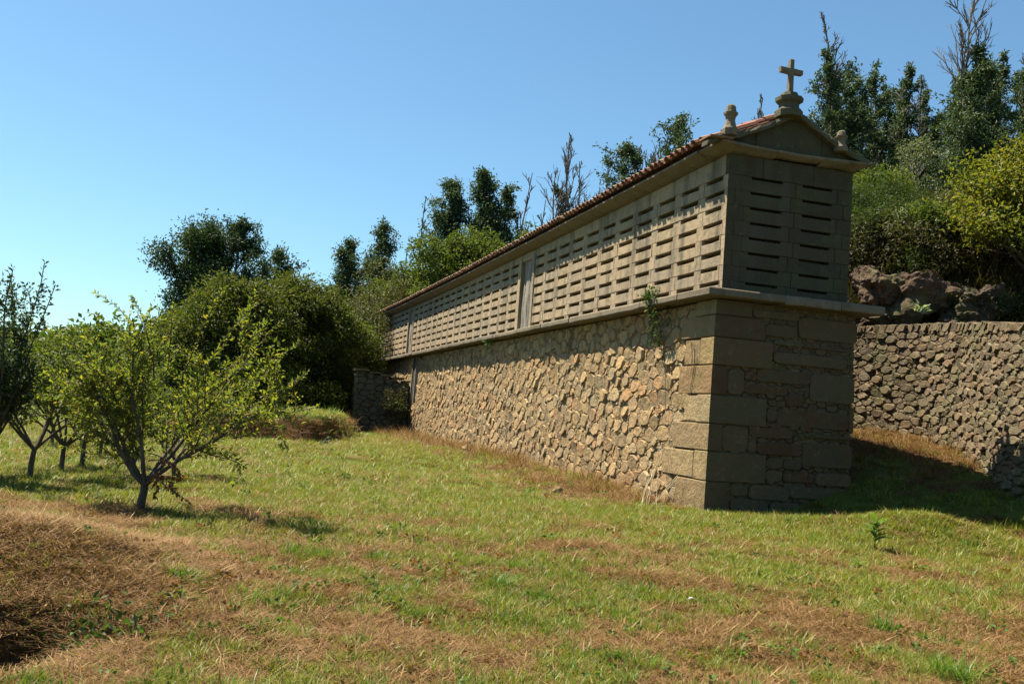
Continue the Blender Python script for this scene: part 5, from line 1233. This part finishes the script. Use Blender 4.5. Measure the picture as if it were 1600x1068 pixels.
DR = lambda x, y, D: np.clip(1-sm(.40, .80, greenness(x, y)), .36, 1)
multi('dry_grass', [(19000, 4.2, 9, 1., DR), (19000, 9, 16, 1.1, DR), (17000, 16, 34, 1.25, DR)], dryp, 'cut dry brown grass lying over the ground', 'dry grass', 'straw')
strawp = [tuft(560+k, 6, .22, .003, .10, 1.4, 'straw', .4, .5, .72) for k in range(4)]
multi('loose_straw', [(3200, 4.2, 10, 1., lambda x, y, D: .5*DR(x, y, D)), (2500, 10, 22, 1., lambda x, y, D: .5*DR(x, y, D))], strawp, 'long loose straws strewn on the dry patches', 'straw', 'straw')
clov = []
for k in range(3):
    r_ = np.random.default_rng(570+k); P_ = r_.normal(0, .035, (16, 3)); P_[:, 2] = .015+.03*r_.random(16); D_2 = r_.normal(0, 1, (16, 3)); D_2[:, 2] = .35
    me = leaves('tuft', P_, D_2, .032, .024, r_); me.materials.append(M['weed' if k else 'dead_leaf']); clov.append(me)
multi('lawn_weeds', [(1200, 4.2, 10, .9, lambda x, y, D: .2+.8*sm(.55, .7, fbm(x, y, .8, 2, 91))), (800, 10, 20, 1.0, lambda x, y, D: .15+.6*sm(.55, .7, fbm(x, y, .8, 2, 91)))], clov, 'small broad-leaved weeds and fallen leaves among the grass', 'weeds', 'weed')
wallp = [tuft(580+k, 26, .34, .006, .13, .75, 'straw', .6, .6, .1) for k in range(3)]
multi('dry_tufts', [(14000, 13, 40, .9, lambda x, y, D: (.6*np.exp(-((x+.7)/.75)**2)*(y > .6)*(y < 26))), (4500, 15, 25, .7, lambda x, y, D: .5*(x > 3.0)*(y > -.5)), (2600, 20, 34, .8, lambda x, y, D: np.clip(terrace(x, y)[0]*(1-terrace(x, y)[0])*4, 0, 1))], wallp, 'tall dry tufts along the foot of the walls and on the bank', 'dry grass', 'straw')
hillp = [tuft(590+k, 24, .40, .012, .22, .6, 'brown_scrub', .5) for k in range(3)]
xh, yh = [], []
rr = np.random.default_rng(410); px = rr.uniform(1290, 1640, 9000); D = rr.uniform(22.5, 46, 9000); dd = np.array([pdir(p) for p in px]); xh = CAM[0]+dd[:, 0]*D; yh = CAM[1]+dd[:, 1]*D; dw = np.sqrt(((xh[:, None]-cx_[None, ::4])**2+(yh[:, None]-cy_[None, ::4])**2).min(1)); k = (xh > 3.6) & ((D > 24.5) | (dw > .9)) & (dw > .7); xh, yh = xh[k], yh[k]
n = len(xh); s = .8+.9*rr.random(n)
scatter('hill_scrub', np.stack([xh, yh, H(xh, yh)], 1), np.stack([rr.normal(0, .2, n), rr.normal(0, .2, n), rr.random(n)*6.28], 1), np.stack([s, s, s], 1), hillp, 'low dry scrub and bracken covering the hill slope', 'scrub', 'brown_scrub')
# a few clumps that stand out one by one
for i, (px, D, s_, lab) in enumerate([(868, 7.6, 1.5, 'single rounded clump of tall grass in the brown patch, middle foreground'), (803, 7.9, 1.1, 'small upright grass clump left of the rounded one'), (1390, 8.0, 1.5, 'dark tall grass clump right of centre on the lawn'), (1500, 6.8, 1.8, 'large dark green grass clump at the lower right')]):
    r = np.random.default_rng(600+i); me = tuft(700+i, 110, .17*s_, .006, .07*s_, .55, 'tallgrass', .7); x, y = spot(px, D)
    o = bpy.data.objects.new('grass_clump', me); C.objects.link(o); o.location = (x, y, h1(x, y)); props(o, lab, 'grass clump', 'grass clumps on the lawn')
# ivy-like weeds in the hollow at the lower left
r = np.random.default_rng(620); LP = []; LD = []
for k in range(900): x = r.normal(-8.22, .22); y = r.normal(-8.12, .13); LP.append((x, y, h1(x, y)+.14*r.random())); LD.append(rdir(r, 1)[0]+np.array([0, 0, .8]))
props(add('bramble_patch', leaves('bramble_patch', np.array(LP), np.array(LD), .045, .026, r), None, M['ivy']), 'low dark bramble leaves in the hollow at the lower left', 'brambles', None, 'stuff')
br = limb(r, (*spot(6, 5.4), -3.62), (.25, .1, -.35), .45, 8, .12); props(add('fallen_twig', tubes('fallen_twig', [(br, np.linspace(.008, .004, 9))], 5), None, M['stalk']), 'pale crooked twig over the dark hollow at the left edge', 'twig')
